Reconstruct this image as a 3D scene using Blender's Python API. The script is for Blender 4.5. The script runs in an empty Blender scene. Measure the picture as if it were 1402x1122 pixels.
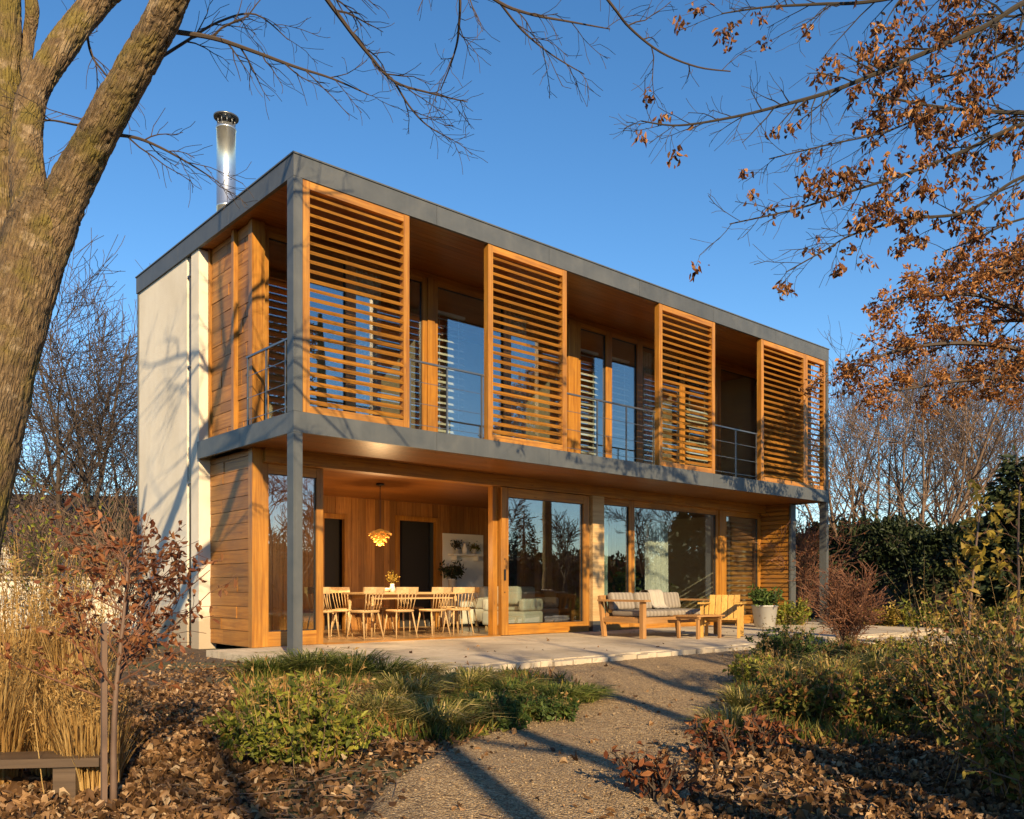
import bpy, math, random
import numpy as np
from math import radians as R, sin, cos, pi

rng = np.random.default_rng(11)
random.seed(5)
S = bpy.context.scene
col = S.collection

# ------------------------------------------------------------------ camera
CAM = np.array([-5.0675, -9.7675, 0.7947])
YAW = 0.7277
FPX = 1175.53
cd = bpy.data.cameras.new('camera')
cd.sensor_width = 36
cd.lens = FPX / 1402 * 36
cd.shift_y = 244.4 / 1402
cd.clip_start = 0.05
cd.clip_end = 3000
co = bpy.data.objects.new('camera', cd)
col.objects.link(co)
co.location = CAM
co.rotation_euler = (pi / 2, 0, -YAW)
S.camera = co
FWD = np.array([sin(YAW), cos(YAW), 0.0])
RGT = np.array([cos(YAW), -sin(YAW), 0.0])


def at(u, v, d):
    """world point seen at photo pixel (u, v) at depth d"""
    return CAM + d * (FWD + RGT * (u - 701) / FPX + np.array([0, 0, 1.0]) * (805.4 - v) / FPX)


# ------------------------------------------------------------------ node helpers
def newmat(name):
    m = bpy.data.materials.new(name)
    m.use_nodes = True
    nt = m.node_tree
    nt.nodes.clear()
    out = nt.nodes.new('ShaderNodeOutputMaterial')
    return m, nt, out


def N(nt, typ, inputs=None, **props):
    n = nt.nodes.new(typ)
    for k, v in props.items():
        setattr(n, k, v)
    for k, v in (inputs or {}).items():
        if isinstance(v, bpy.types.NodeSocket):
            nt.links.new(v, n.inputs[k])
        else:
            n.inputs[k].default_value = v
    return n


def ramp(nt, fac, stops, interp='LINEAR'):
    n = nt.nodes.new('ShaderNodeValToRGB')
    cr = n.color_ramp
    cr.interpolation = interp
    while len(cr.elements) > 1:
        cr.elements.remove(cr.elements[-1])
    for i, (p, c) in enumerate(stops):
        e = cr.elements[0] if i == 0 else cr.elements.new(p)
        e.position = p
        e.color = tuple(c) + (1,) if len(c) == 3 else c
    nt.links.new(fac, n.inputs[0])
    return n.outputs[0]


def mixc(nt, fac, a, b, mode='MIX'):
    n = nt.nodes.new('ShaderNodeMix')
    n.data_type = 'RGBA'
    n.blend_type = mode
    for sock, v in ((n.inputs[0], fac), (n.inputs[6], a), (n.inputs[7], b)):
        if isinstance(v, bpy.types.NodeSocket):
            nt.links.new(v, sock)
        else:
            sock.default_value = v if not isinstance(v, tuple) or len(v) == 4 else v + (1,)
    return n.outputs[2]


def objco(nt, scale=(1, 1, 1), rot=(0, 0, 0)):
    t = nt.nodes.new('ShaderNodeTexCoord')
    m = N(nt, 'ShaderNodeMapping', {'Vector': t.outputs['Object'], 'Scale': scale, 'Rotation': rot})
    return m.outputs[0]


def noise(nt, vec, scale, detail=4, rough=.55, dist=0.0):
    return N(nt, 'ShaderNodeTexNoise', {'Vector': vec, 'Scale': scale, 'Detail': detail, 'Roughness': rough, 'Distortion': dist}).outputs[0]


def island(nt):
    return N(nt, 'ShaderNodeNewGeometry').outputs['Random Per Island']


def mth(nt, op, a, b=0.5):
    n = nt.nodes.new('ShaderNodeMath')
    n.operation = op
    for s, v in ((n.inputs[0], a), (n.inputs[1], b)):
        if isinstance(v, bpy.types.NodeSocket):
            nt.links.new(v, s)
        else:
            s.default_value = v
    return n.outputs[0]


def bump(nt, h, strength, dist=.01):
    return N(nt, 'ShaderNodeBump', {'Height': h, 'Strength': strength, 'Distance': dist}).outputs[0]


def principled(nt, out, **kw):
    p = N(nt, 'ShaderNodeBsdfPrincipled', {k.replace('_', ' '): v for k, v in kw.items()})
    nt.links.new(p.outputs[0], out.inputs[0])
    return p


def wood(name, dark, mid, light, axis=0, rough=.5, grain=1.0, vary=.5, weather=0.0):
    """boards: grain runs along axis, every separate board gets its own tone"""
    m, nt, out = newmat(name)
    sc = [26 * grain] * 3
    sc[axis] = 1.1 * grain
    isl = island(nt)
    t = nt.nodes.new('ShaderNodeTexCoord')
    off = N(nt, 'ShaderNodeVectorMath', {0: t.outputs['Object']}, operation='ADD')
    comb = N(nt, 'ShaderNodeCombineXYZ', {'X': mth(nt, 'MULTIPLY', isl, 37.0), 'Y': mth(nt, 'MULTIPLY', isl, 91.0), 'Z': mth(nt, 'MULTIPLY', isl, 13.0)})
    nt.links.new(comb.outputs[0], off.inputs[1])
    mp = N(nt, 'ShaderNodeMapping', {'Vector': off.outputs[0], 'Scale': sc}).outputs[0]
    g = noise(nt, mp, 1.0, 6, .62, .6)
    sc2 = [3.5] * 3
    sc2[axis] = .5
    g2 = noise(nt, N(nt, 'ShaderNodeMapping', {'Vector': off.outputs[0], 'Scale': sc2}).outputs[0], 1.0, 3, .5)
    c = ramp(nt, g, [(.3, dark), (.5, mid), (.72, light)])
    hsv = N(nt, 'ShaderNodeHueSaturation', {'Color': c, 'Saturation': 1.0, 'Hue': .5, 'Value': mth(nt, 'ADD', mth(nt, 'MULTIPLY', isl, vary), 1 - vary * .5)})
    c2 = mixc(nt, mth(nt, 'MULTIPLY', g2, .75), hsv.outputs[0], tuple(x * .45 for x in mid))
    knot = N(nt, 'ShaderNodeTexVoronoi', {'Vector': N(nt, 'ShaderNodeMapping', {'Vector': off.outputs[0], 'Scale': [x if i != axis else 1.6 for i, x in enumerate([6.5] * 3)]}).outputs[0], 'Scale': 1.0}).outputs[0]
    kf = ramp(nt, knot, [(.0, (1, 1, 1)), (.1, (0, 0, 0))])
    c3 = mixc(nt, mth(nt, 'MULTIPLY', kf, .75), c2, tuple(x * .3 for x in dark))
    if weather:
        wn = noise(nt, objco(nt), 2.2, 5)
        c3 = mixc(nt, ramp(nt, wn, [(.45, (0, 0, 0)), (.75, (weather,) * 3)]), c3, (.15, .075, .028, 1))
    principled(nt, out, Base_Color=c3, Roughness=rough, Normal=bump(nt, g, .25, .004))
    return m


def simple(name, base, rough=.6, metal=0.0, var=.12, scale=6.0, bumpv=0.0, bscale=60, islvar=0.0, spec=.5):
    m, nt, out = newmat(name)
    v = objco(nt)
    n1 = noise(nt, v, scale, 5)
    c = mixc(nt, n1, tuple(x * (1 - var) for x in base), tuple(min(1, x * (1 + var)) for x in base))
    if islvar:
        c = N(nt, 'ShaderNodeHueSaturation', {'Color': c, 'Value': mth(nt, 'ADD', mth(nt, 'MULTIPLY', island(nt), islvar), 1 - islvar / 2)}).outputs[0]
    p = principled(nt, out, Base_Color=c, Roughness=rough, Metallic=metal)
    p.inputs['Specular IOR Level'].default_value = spec
    if bumpv:
        nt.links.new(bump(nt, noise(nt, v, bscale, 3), bumpv, .01), p.inputs['Normal'])
    return m


def leafmat(name, stops, trans=.35, rough=.55):
    """foliage: every leaf its own tint, lit through when the sun is behind it"""
    m, nt, out = newmat(name)
    c = ramp(nt, island(nt), stops)
    v = noise(nt, objco(nt), 2.5, 2)
    c = N(nt, 'ShaderNodeHueSaturation', {'Color': c, 'Value': mth(nt, 'ADD', mth(nt, 'MULTIPLY', v, .9), .55)}).outputs[0]
    p = N(nt, 'ShaderNodeBsdfPrincipled', {'Base Color': c, 'Roughness': rough})
    p.inputs['Specular IOR Level'].default_value = .25
    t = N(nt, 'ShaderNodeBsdfTranslucent', {'Color': c})
    mx = N(nt, 'ShaderNodeMixShader', {0: trans, 1: p.outputs[0], 2: t.outputs[0]})
    nt.links.new(mx.outputs[0], out.inputs[0])
    return m


# ------------------------------------------------------------------ mesh builder
class MB:
    def __init__(self):
        self.v, self.f, self.n, self.slot, self.ms = [], [], 0, 0, []

    def add(self, verts, faces):
        verts = np.asarray(verts, float).reshape(-1, 3)
        self.v.append(verts)
        self.f.append((np.asarray(faces, np.int64) + self.n))
        self.n += len(verts)
        return self

    def mat(self, slot):
        self.ms.append((len(self.f), slot))
        return self

    def box(self, x0, x1, y0, y1, z0, z1):
        v = [(x, y, z) for x in (x0, x1) for y in (y0, y1) for z in (z0, z1)]
        return self.add(v, [(0, 1, 3, 2), (4, 6, 7, 5), (0, 4, 5, 1), (2, 3, 7, 6), (0, 2, 6, 4), (1, 5, 7, 3)])

    def obox(self, c, ax, ay, az, hx, hy, hz):
        """oriented box: centre, three unit axes, half sizes"""
        c, ax, ay, az = (np.asarray(q, float) for q in (c, ax, ay, az))
        v = [c + ax * hx * i + ay * hy * j + az * hz * k for i in (-1, 1) for j in (-1, 1) for k in (-1, 1)]
        return self.add(v, [(0, 1, 3, 2), (4, 6, 7, 5), (0, 4, 5, 1), (2, 3, 7, 6), (0, 2, 6, 4), (1, 5, 7, 3)])

    def bar(self, a, b, w, h, up=(0, 0, 1)):
        a, b = np.asarray(a, float), np.asarray(b, float)
        d = b - a
        l = np.linalg.norm(d)
        d /= l
        s = np.cross(d, up)
        if np.linalg.norm(s) < 1e-4:
            s = np.cross(d, (1, 0, 0))
        s /= np.linalg.norm(s)
        u = np.cross(s, d)
        return self.obox((a + b) / 2, d, s, u, l / 2, w / 2, h / 2)

    def tubes(self, P, Rd, k):
        """P (M,n,3) polylines, Rd (M,n) radii, k sides"""
        P, Rd = np.asarray(P, float), np.asarray(Rd, float)
        M, n, _ = P.shape
        T = np.gradient(P, axis=1)
        T /= np.linalg.norm(T, axis=2, keepdims=True) + 1e-9
        mean = T.mean(1, keepdims=True)
        ref = np.where(np.abs(mean[..., 2:3]) > .8, np.array([1.0, .03, 0]), np.array([0.02, 0, 1.0]))
        s = np.cross(T, ref)
        s /= np.linalg.norm(s, axis=2, keepdims=True) + 1e-9
        u = np.cross(s, T)
        a = np.arange(k) * 2 * pi / k
        ring = s[:, :, None, :] * np.cos(a)[None, None, :, None] + u[:, :, None, :] * np.sin(a)[None, None, :, None]
        V = P[:, :, None, :] + ring * Rd[:, :, None, None]
        base = (np.arange(M) * n * k)[:, None, None]
        i = (np.arange(n - 1) * k)[None, :, None]
        j = np.arange(k)[None, None, :]
        j2 = (np.arange(k) + 1) % k
        j2 = j2[None, None, :]
        F = np.stack([base + i + j, base + i + j2, base + i + k + j2, base + i + k + j], -1).reshape(-1, 4)
        self.add(V.reshape(-1, 3), F)
        if k >= 4:
            cap = np.arange(k)
            for q in range(M):
                self.f.append((self.n - M * n * k + q * n * k + cap[::-1])[None, :])
                self.f.append((self.n - M * n * k + q * n * k + (n - 1) * k + cap)[None, :])
        return self

    def tube(self, pts, rad, k=8):
        pts = np.asarray(pts, float)
        rad = np.full(len(pts), rad) if np.isscalar(rad) else np.asarray(rad, float)
        return self.tubes(pts[None], rad[None], k)

    def lathe(self, prof, c=(0, 0, 0), k=20):
        prof = np.asarray(prof, float)
        a = np.arange(k) * 2 * pi / k
        V = np.stack([prof[:, None, 0] * np.cos(a), prof[:, None, 0] * np.sin(a), np.repeat(prof[:, 1:2], k, 1)], -1) + np.asarray(c)
        n = len(prof)
        F = [(i * k + j, i * k + (j + 1) % k, (i + 1) * k + (j + 1) % k, (i + 1) * k + j) for i in range(n - 1) for j in range(k)]
        return self.add(V.reshape(-1, 3), F)

    def leaves(self, P, D, L, W, fold=.3, hexa=True, r=rng):
        P, D = np.asarray(P, float), np.asarray(D, float)
        n = len(P)
        L = np.broadcast_to(L, (n,))[:, None]
        W = np.broadcast_to(W, (n,))[:, None]
        D = D / (np.linalg.norm(D, axis=1, keepdims=True) + 1e-9)
        s = np.cross(D, r.normal(size=(n, 3)))
        s /= np.linalg.norm(s, axis=1, keepdims=True) + 1e-9
        u = np.cross(s, D)
        f = fold * W * (.3 + r.random((n, 1)) * 1.2)
        b = np.arange(n)[:, None]
        if hexa:
            cv = (r.random((n, 1)) - .5) * .5 * L
            V = np.stack([P, P + D * L * .36 + s * W * .5 + u * f, P + D * L * .72 + s * W * .36 + u * (f + cv * .4),
                          P + D * L + u * cv, P + D * L * .72 - s * W * .36 + u * (f + cv * .4), P + D * L * .36 - s * W * .5 + u * f], 1)
            F = np.concatenate([b * 6 + np.array([[0, 1, 2, 3]]), b * 6 + np.array([[0, 3, 4, 5]])])
        else:
            V = np.stack([P, P + D * L * .5 + s * W * .5 + u * f, P + D * L, P + D * L * .5 - s * W * .5 + u * f], 1)
            F = np.concatenate([b * 4 + np.array([[0, 1, 2]]), b * 4 + np.array([[0, 2, 3]])])
        return self.add(V.reshape(-1, 3), F)

    def build(self, name, mat, parent=None, smooth=False, loc=None):
        V = np.concatenate(self.v)
        me = bpy.data.meshes.new(name)
        me.vertices.add(len(V))
        me.vertices.foreach_set('co', V.astype(np.float32).ravel())
        lens = np.concatenate([np.full(len(f), f.shape[1]) for f in self.f])
        idx = np.concatenate([f.ravel() for f in self.f])
        me.loops.add(len(idx))
        me.loops.foreach_set('vertex_index', idx.astype(np.int32))
        me.polygons.add(len(lens))
        st = np.concatenate([[0], np.cumsum(lens)[:-1]])
        me.polygons.foreach_set('loop_start', st.astype(np.int32))
        me.polygons.foreach_set('loop_total', lens.astype(np.int32))
        me.polygons.foreach_set('use_smooth', np.full(len(lens), bool(smooth)))
        me.update(calc_edges=True)
        for q in (mat if isinstance(mat, (list, tuple)) else [mat]):
            me.materials.append(q)
        if self.ms:
            mi = np.zeros(len(lens), np.int32)
            cuts = np.concatenate([[0], np.cumsum([len(f) for f in self.f])])
            for k, slot in self.ms:
                mi[cuts[k]:] = slot
            me.polygons.foreach_set('material_index', mi)
        me.validate()
        o = bpy.data.objects.new(name, me)
        col.objects.link(o)
        if parent is not None:
            o.parent = parent
        if loc is not None:
            o.location = loc
        return o


def tag(o, label=None, cat=None, group=None, kind=None):
    if label:
        o['label'] = label
    if cat:
        o['category'] = cat
    if group:
        o['group'] = group
    if kind:
        o['kind'] = kind
    return o


def empty(name, loc=(0, 0, 0), rz=0.0):
    o = bpy.data.objects.new(name, None)
    col.objects.link(o)
    o.location = loc
    o.rotation_euler = (0, 0, rz)
    o.empty_display_size = .1
    return o


def kids(o):
    return [c for c in bpy.data.objects if c.parent == o]


def copy_tree(o, parent=None):
    c = o.copy()
    col.objects.link(c)
    if parent is not None:
        c.parent = parent
    for ch in kids(o):
        copy_tree(ch, c)
    return c


# ------------------------------------------------------------------ materials
ORG = dict(dark=(.21, .068, .010), mid=(.42, .175, .023), light=(.58, .285, .05))
M = {}
for i, a in enumerate('xyz'):
    M['cedar_' + a] = wood('cedar_' + a, axis=i, rough=.42, vary=.5, weather=.55, **ORG)
    M['board_' + a] = wood('cedar_boards_' + a, (.17, .058, .009), (.38, .15, .022), (.54, .245, .045), axis=i, vary=.75, weather=.5)
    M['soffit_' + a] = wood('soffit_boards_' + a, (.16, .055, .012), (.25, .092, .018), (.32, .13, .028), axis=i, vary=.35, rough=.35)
M['lit_soffit'] = wood('lit_upper_soffit_boards', (.30, .10, .018), (.44, .165, .03), (.55, .23, .05), axis=0, vary=.3, rough=.35)  # brighter copy of the soffit boards, warm glow put into the colour
M['panel_z'] = wood('interior_panelling', (.20, .075, .016), (.38, .165, .04), (.54, .27, .08), axis=2, vary=.9, weather=.4)
M['oak_x'] = wood('pale_oak', (.40, .24, .10), (.58, .38, .18), (.68, .48, .26), axis=0, vary=.25)
M['teak_x'] = wood('teak_x', (.30, .14, .045), (.44, .22, .075), (.55, .30, .12), axis=0, vary=.35, weather=.5)
M['teak_y'] = wood('teak_y', (.30, .14, .045), (.44, .22, .075), (.55, .30, .12), axis=1, vary=.35, weather=.5)
M['teak_z'] = wood('teak_z', (.30, .14, .045), (.44, .22, .075), (.55, .30, .12), axis=2, vary=.35, weather=.5)
M['yellow_wood'] = wood('honey_wood', (.44, .22, .04), (.62, .34, .07), (.72, .43, .12), axis=2, vary=.25)
M['grey_wood'] = wood('weathered_wood', (.06, .036, .02), (.11, .068, .04), (.17, .11, .068), axis=0, vary=.3)
M['floor_x'] = wood('oak_floor', (.34, .19, .08), (.46, .28, .13), (.55, .37, .19), axis=0, vary=.3, rough=.3)
M['white_paint'] = simple('white_paint', (.78, .74, .66), .6, var=.04)
M['black_metal'] = simple('dark_steel', (.035, .037, .04), .4, .6, var=.2)
M['steel'] = simple('grey_steel', (.20, .20, .20), .35, .8)
M['galv'] = simple('galvanised_flue', (.72, .72, .70), .28, .9, var=.18, scale=9)
M['painted_dark'] = simple('painted_dark_opening', (.02, .016, .014), .8)  # near-black colour standing in for the unlit space behind openings
M['terracotta'] = simple('pale_glazed_pot', (.62, .60, .57), .45, var=.08)
m, nt, out = newmat('grey_striped_linen')
v = objco(nt)
wv = N(nt, 'ShaderNodeTexWave', {'Vector': v, 'Scale': 3.4, 'Distortion': .6, 'Detail': 2.0}, bands_direction='X').outputs['Fac']
c = ramp(nt, wv, [(.35, (.20, .165, .13)), (.6, (.34, .29, .235))])
c = mixc(nt, noise(nt, v, 40, 4), c, (.20, .16, .125, 1))
principled(nt, out, Base_Color=c, Roughness=.95, Normal=bump(nt, mth(nt, 'ADD', noise(nt, v, 6, 4), mth(nt, 'MULTIPLY', noise(nt, v, 160, 2), .2)), .55, .03))
M['cushion'] = m
M['throw'] = simple('white_wool', (.36, .31, .25), .95, var=.1, scale=40)
M['curtain'] = simple('pale_linen_curtain', (.70, .70, .66), .9, var=.06, scale=20)
M['curtain_green'] = simple('sage_curtain', (.42, .52, .46), .9, var=.06, scale=20)
M['sofa'] = simple('pale_upholstery', (.55, .53, .46), .9, var=.08, scale=30)
M['plaster'] = simple('interior_plaster', (.55, .48, .38), .8, var=.05)
M['tile'] = simple('roof_tiles', (.10, .07, .06), .8, var=.3, scale=5)

# zinc cladding: per-sheet tone, cloudy patina
m, nt, out = newmat('zinc_cladding')
v = objco(nt)
pat = noise(nt, v, 2.3, 6, .6, .5)
c = ramp(nt, pat, [(.3, (.075, .082, .09)), (.55, (.098, .103, .108)), (.75, (.125, .127, .126))])
c = N(nt, 'ShaderNodeHueSaturation', {'Color': c, 'Value': mth(nt, 'ADD', mth(nt, 'MULTIPLY', island(nt), .16), .92)}).outputs[0]
streak = noise(nt, objco(nt, (9, 9, .5)), 1, 4)
c = mixc(nt, ramp(nt, streak, [(.5, (0, 0, 0)), (.8, (.35, .35, .35))]), c, (.15, .15, .145, 1))
principled(nt, out, Base_Color=c, Roughness=.5, Metallic=.25, Normal=bump(nt, noise(nt, v, 1.6, 2), .12, .02))
M['zinc'] = m

# lime render: float marks, faint stains
m, nt, out = newmat('cream_render')
v = objco(nt)
c = ramp(nt, noise(nt, v, .9, 6, .6), [(.3, (.60, .53, .43)), (.6, (.70, .63, .53)), (.8, (.74, .68, .58))])
st = noise(nt, objco(nt, (6, 6, .35)), 1, 5)
c = mixc(nt, ramp(nt, st, [(.52, (0, 0, 0)), (.8, (.22, .22, .22))]), c, (.52, .44, .35, 1))
zz = N(nt, 'ShaderNodeSeparateXYZ', {'Vector': v}).outputs[2]
dz = mth(nt, 'ADD', mth(nt, 'MULTIPLY', zz, 1.5), mth(nt, 'MULTIPLY', noise(nt, v, 5, 5), -.9))
c = mixc(nt, ramp(nt, dz, [(0.0, (.75, .75, .75)), (.28, (0, 0, 0))]), c, (.30, .22, .14, 1))
hgt = mth(nt, 'ADD', noise(nt, v, 55, 4, .7), mth(nt, 'MULTIPLY', noise(nt, v, 9, 3), .7))
principled(nt, out, Base_Color=c, Roughness=.9, Normal=bump(nt, hgt, .45, .006))
M['render'] = m

# window glass: thin coated pane
m, nt, out = newmat('window_glass')
ge = N(nt, 'ShaderNodeNewGeometry')
dp = N(nt, 'ShaderNodeVectorMath', {0: ge.outputs['Incoming'], 1: ge.outputs['Normal']}, operation='DOT_PRODUCT').outputs['Value']
sch = mth(nt, 'POWER', mth(nt, 'SUBTRACT', 1.0, mth(nt, 'ABSOLUTE', dp, 0)), 4.0)
fac = mth(nt, 'ADD', mth(nt, 'MULTIPLY', sch, .78), .22)
wav = noise(nt, objco(nt), 1.3, 2)
gl = N(nt, 'ShaderNodeBsdfGlossy', {'Color': (.95, .97, 1, 1), 'Roughness': 0.0, 'Normal': bump(nt, wav, .012, .05)})
tr = N(nt, 'ShaderNodeBsdfTransparent', {'Color': (.90, .94, .92, 1)})
mx = N(nt, 'ShaderNodeMixShader', {0: fac, 1: tr.outputs[0], 2: gl.outputs[0]})
nt.links.new(mx.outputs[0], out.inputs[0])
M['glass'] = m

# paving: pale concrete slabs
m, nt, out = newmat('terrace_paving')
v = objco(nt)
c = ramp(nt, noise(nt, v, 1.4, 7, .62), [(.3, (.37, .295, .21)), (.5, (.50, .41, .30)), (.75, (.60, .50, .38))])
c = N(nt, 'ShaderNodeHueSaturation', {'Color': c, 'Value': mth(nt, 'ADD', mth(nt, 'MULTIPLY', island(nt), .2), .9)}).outputs[0]
spots = noise(nt, v, 14, 4)
c = mixc(nt, ramp(nt, spots, [(.56, (0, 0, 0)), (.72, (.5, .5, .5))]), c, (.16, .12, .085, 1))
c = mixc(nt, ramp(nt, noise(nt, v, .55, 5, .65), [(.45, (0, 0, 0)), (.68, (.6, .6, .6))]), c, (.24, .185, .13, 1))
principled(nt, out, Base_Color=c, Roughness=.8, Normal=bump(nt, noise(nt, v, 40, 4), .25, .006))
M['paving'] = m

# gravel
m, nt, out = newmat('gravel')
v = objco(nt)
vo = N(nt, 'ShaderNodeTexVoronoi', {'Vector': v, 'Scale': 85.0})
c = ramp(nt, N(nt, 'ShaderNodeSeparateColor', {'Color': vo.outputs['Color']}).outputs[0], [(0, (.13, .075, .033)), (.4, (.29, .185, .09)), (.8, (.42, .285, .148)), (1, (.52, .38, .23))])
c = mixc(nt, ramp(nt, noise(nt, v, 1.6, 5), [(.4, (0, 0, 0)), (.7, (.45, .45, .45))]), c, (.20, .14, .085, 1))
hgt = mth(nt, 'ADD', mth(nt, 'MULTIPLY', vo.outputs['Distance'], -1.0), mth(nt, 'MULTIPLY', noise(nt, v, 7, 4), 1.2))
principled(nt, out, Base_Color=c, Roughness=.9, Normal=bump(nt, hgt, .9, .018))
M['gravel'] = m
M['stone'] = simple('gravel_stone', (.25, .175, .10), .85, var=.3, scale=20, islvar=1.0)

# soil under the leaves, lawn farther away
m, nt, out = newmat('garden_soil')
v = objco(nt)
soil = ramp(nt, noise(nt, v, 9, 8, .7), [(.3, (.030, .018, .010)), (.5, (.085, .050, .028)), (.7, (.15, .095, .055))])
grs = ramp(nt, noise(nt, v, 12, 6, .7), [(.3, (.035, .045, .012)), (.6, (.085, .095, .028)), (.8, (.16, .14, .06))])
c = mixc(nt, ramp(nt, noise(nt, v, .45, 5, .6), [(.48, (0, 0, 0)), (.60, (1, 1, 1))]), soil, grs)
principled(nt, out, Base_Color=c, Roughness=.95, Normal=bump(nt, noise(nt, v, 26, 6, .7), .9, .03))
M['soil'] = m

# bark
def bark(name, a, b, c_, moss, scale=1.0):
    m, nt, out = newmat(name)
    v = objco(nt, (1, 1, .28))
    d = noise(nt, v, 24 * scale, 7, .7, .8)
    cc = ramp(nt, d, [(.32, a), (.5, b), (.7, c_)])
    mo = noise(nt, objco(nt), 3.2, 5, .6)
    cc = mixc(nt, ramp(nt, mo, [(.46, (0, 0, 0)), (.62, (.9, .9, .9))]), cc, moss + (1,))
    li = noise(nt, objco(nt), 7.5, 4, .6)
    cc = mixc(nt, ramp(nt, li, [(.58, (0, 0, 0)), (.68, (.7, .7, .7))]), cc, (.36, .26, .16, 1))
    vor = N(nt, 'ShaderNodeTexVoronoi', {'Vector': objco(nt, (1, 1, .13)), 'Scale': 46 * scale}, feature='DISTANCE_TO_EDGE').outputs[0]
    h = mth(nt, 'ADD', d, mth(nt, 'MULTIPLY', ramp(nt, vor, [(0, (0, 0, 0)), (.22, (1, 1, 1))]), .3))
    cc = mixc(nt, ramp(nt, vor, [(0, (.32, .32, .32)), (.10, (0, 0, 0))]), cc, (.04, .026, .014, 1))
    principled(nt, out, Base_Color=cc, Roughness=.9, Normal=bump(nt, h, 1.0, .03))
    return m


M['bark'] = bark('mossy_bark', (.06, .036, .018), (.17, .105, .05), (.30, .20, .10), (.17, .125, .022))
M['twig'] = simple('twig_bark', (.055, .036, .025), .85, var=.3, scale=3)
M['dark_twig'] = simple('dark_oak_bark', (.028, .02, .013), .85, var=.3, scale=3)
M['twig_warm'] = simple('warm_brown_twig', (.16, .10, .065), .85, var=.3, scale=3)  # lighter, warmer brown than the other twigs
M['twig_red'] = simple('red_twig', (.15, .065, .035), .8, var=.3, scale=3)
M['stem'] = simple('young_stem', (.14, .085, .06), .7, var=.3, scale=8)

M['lf_oak'] = leafmat('brown_oak_leaf', [(0, (.07, .028, .012)), (.45, (.20, .08, .028)), (.8, (.34, .15, .05)), (1, (.46, .24, .09))], .3)
M['lf_beech'] = leafmat('copper_beech_leaf', [(0, (.13, .05, .016)), (.5, (.32, .13, .04)), (1, (.52, .26, .09))], .35)
M['lf_rust'] = leafmat('rusty_leaf', [(0, (.10, .03, .016)), (.5, (.22, .075, .03)), (1, (.34, .15, .06))], .3)
M['lf_litter'] = leafmat('fallen_leaf', [(0, (.035, .018, .009)), (.3, (.10, .050, .022)), (.65, (.20, .105, .045)), (.9, (.32, .185, .09)), (1, (.44, .32, .20))], .12)
M['lf_green'] = leafmat('garden_green_leaf', [(0, (.025, .045, .012)), (.5, (.06, .10, .022)), (1, (.13, .17, .04))], .3)
M['lf_lime'] = leafmat('yellow_green_leaf', [(0, (.07, .09, .015)), (.5, (.20, .22, .03)), (.9, (.36, .34, .055)), (1, (.38, .20, .05))], .4)
M['lf_dark'] = leafmat('evergreen_leaf', [(0, (.010, .016, .008)), (.6, (.026, .040, .016)), (1, (.055, .065, .024))], .15)
M['lf_gold'] = leafmat('golden_leaf', [(0, (.16, .12, .02)), (.5, (.34, .25, .04)), (1, (.46, .30, .07))], .4)
M['lf_straw'] = leafmat('straw_blade', [(0, (.22, .115, .035)), (.5, (.44, .26, .085)), (1, (.60, .41, .17))], .35)
M['lf_tuft'] = leafmat('winter_grass_blade', [(0, (.09, .10, .02)), (.45, (.24, .22, .05)), (.8, (.44, .34, .11)), (1, (.56, .41, .19))], .35)
M['lf_tuft_green'] = leafmat('green_grass_blade', [(0, (.04, .06, .012)), (.55, (.11, .145, .026)), (.9, (.22, .22, .05)), (1, (.44, .32, .12))], .3)
M['lf_mix'] = leafmat('mixed_bed_leaf', [(0, (.04, .06, .012)), (.4, (.13, .15, .028)), (.7, (.29, .23, .05)), (.85, (.34, .16, .05)), (1, (.18, .06, .028))], .35)

# ------------------------------------------------------------------ world, sun
SUN = np.array([-.44, -1.0, .49])
SUN /= np.linalg.norm(SUN)
W = bpy.data.worlds.new('World')
S.world = W
W.use_nodes = True
wn = W.node_tree
bg = wn.nodes['Background']
sky = wn.nodes.new('ShaderNodeTexSky')
sky.sky_type = 'NISHITA'
sky.sun_disc = False
sky.sun_elevation = math.asin(SUN[2])
sky.sun_rotation = math.atan2(SUN[0], SUN[1])
sky.air_density = 1.0
sky.dust_density = 0.0
sky.ozone_density = 3.0
hs = N(wn, 'ShaderNodeHueSaturation', {'Color': sky.outputs[0], 'Saturation': 1.21, 'Hue': .5, 'Value': 1.0})
wn.links.new(hs.outputs[0], bg.inputs[0])
bg.inputs[1].default_value = .102
sd = bpy.data.lights.new('sun', 'SUN')
sd.energy = 5.0
sd.angle = R(.5)
sd.color = (1.0, .765, .43)
so = bpy.data.objects.new('sun', sd)
col.objects.link(so)
from mathutils import Vector
so.rotation_euler = Vector(SUN).to_track_quat('Z', 'Y').to_euler()

S.view_settings.view_transform = 'Standard'
S.view_settings.look = 'None'
S.view_settings.exposure = 0.82
S.view_settings.gamma = 1.0
S.cycles.transparent_max_bounces = 20
S.cycles.max_bounces = 8
S.cycles.caustics_reflective = False
S.cycles.caustics_refractive = False
S.cycles.sample_clamp_indirect = 6.0

# ------------------------------------------------------------------ terrain
def g(x, y):
    x, y = np.asarray(x, float), np.asarray(y, float)
    z = -.13 - .028 * np.clip(-3.2 - y, 0, 6)
    bed = np.exp(-(((x + 1.6) / 1.7) ** 2 + ((y + 3.9) / 1.0) ** 2)) * .10
    bed2 = np.exp(-(((x - 3.2) / 2.6) ** 2 + ((y + 5.8 - .3 * (x - 3.2)) / .9) ** 2)) * .12
    und = .025 * np.sin(x * 1.7 + .6 * y) * np.sin(y * 1.3 - .5) * (np.abs(x) < 40)
    near = np.clip((-2.9 - y) / .8, 0, 1)
    left = np.clip((-.6 - x) / 1.0, 0, 1)
    k = np.maximum(near, left)
    return z + (bed + bed2 + und) * k


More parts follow.
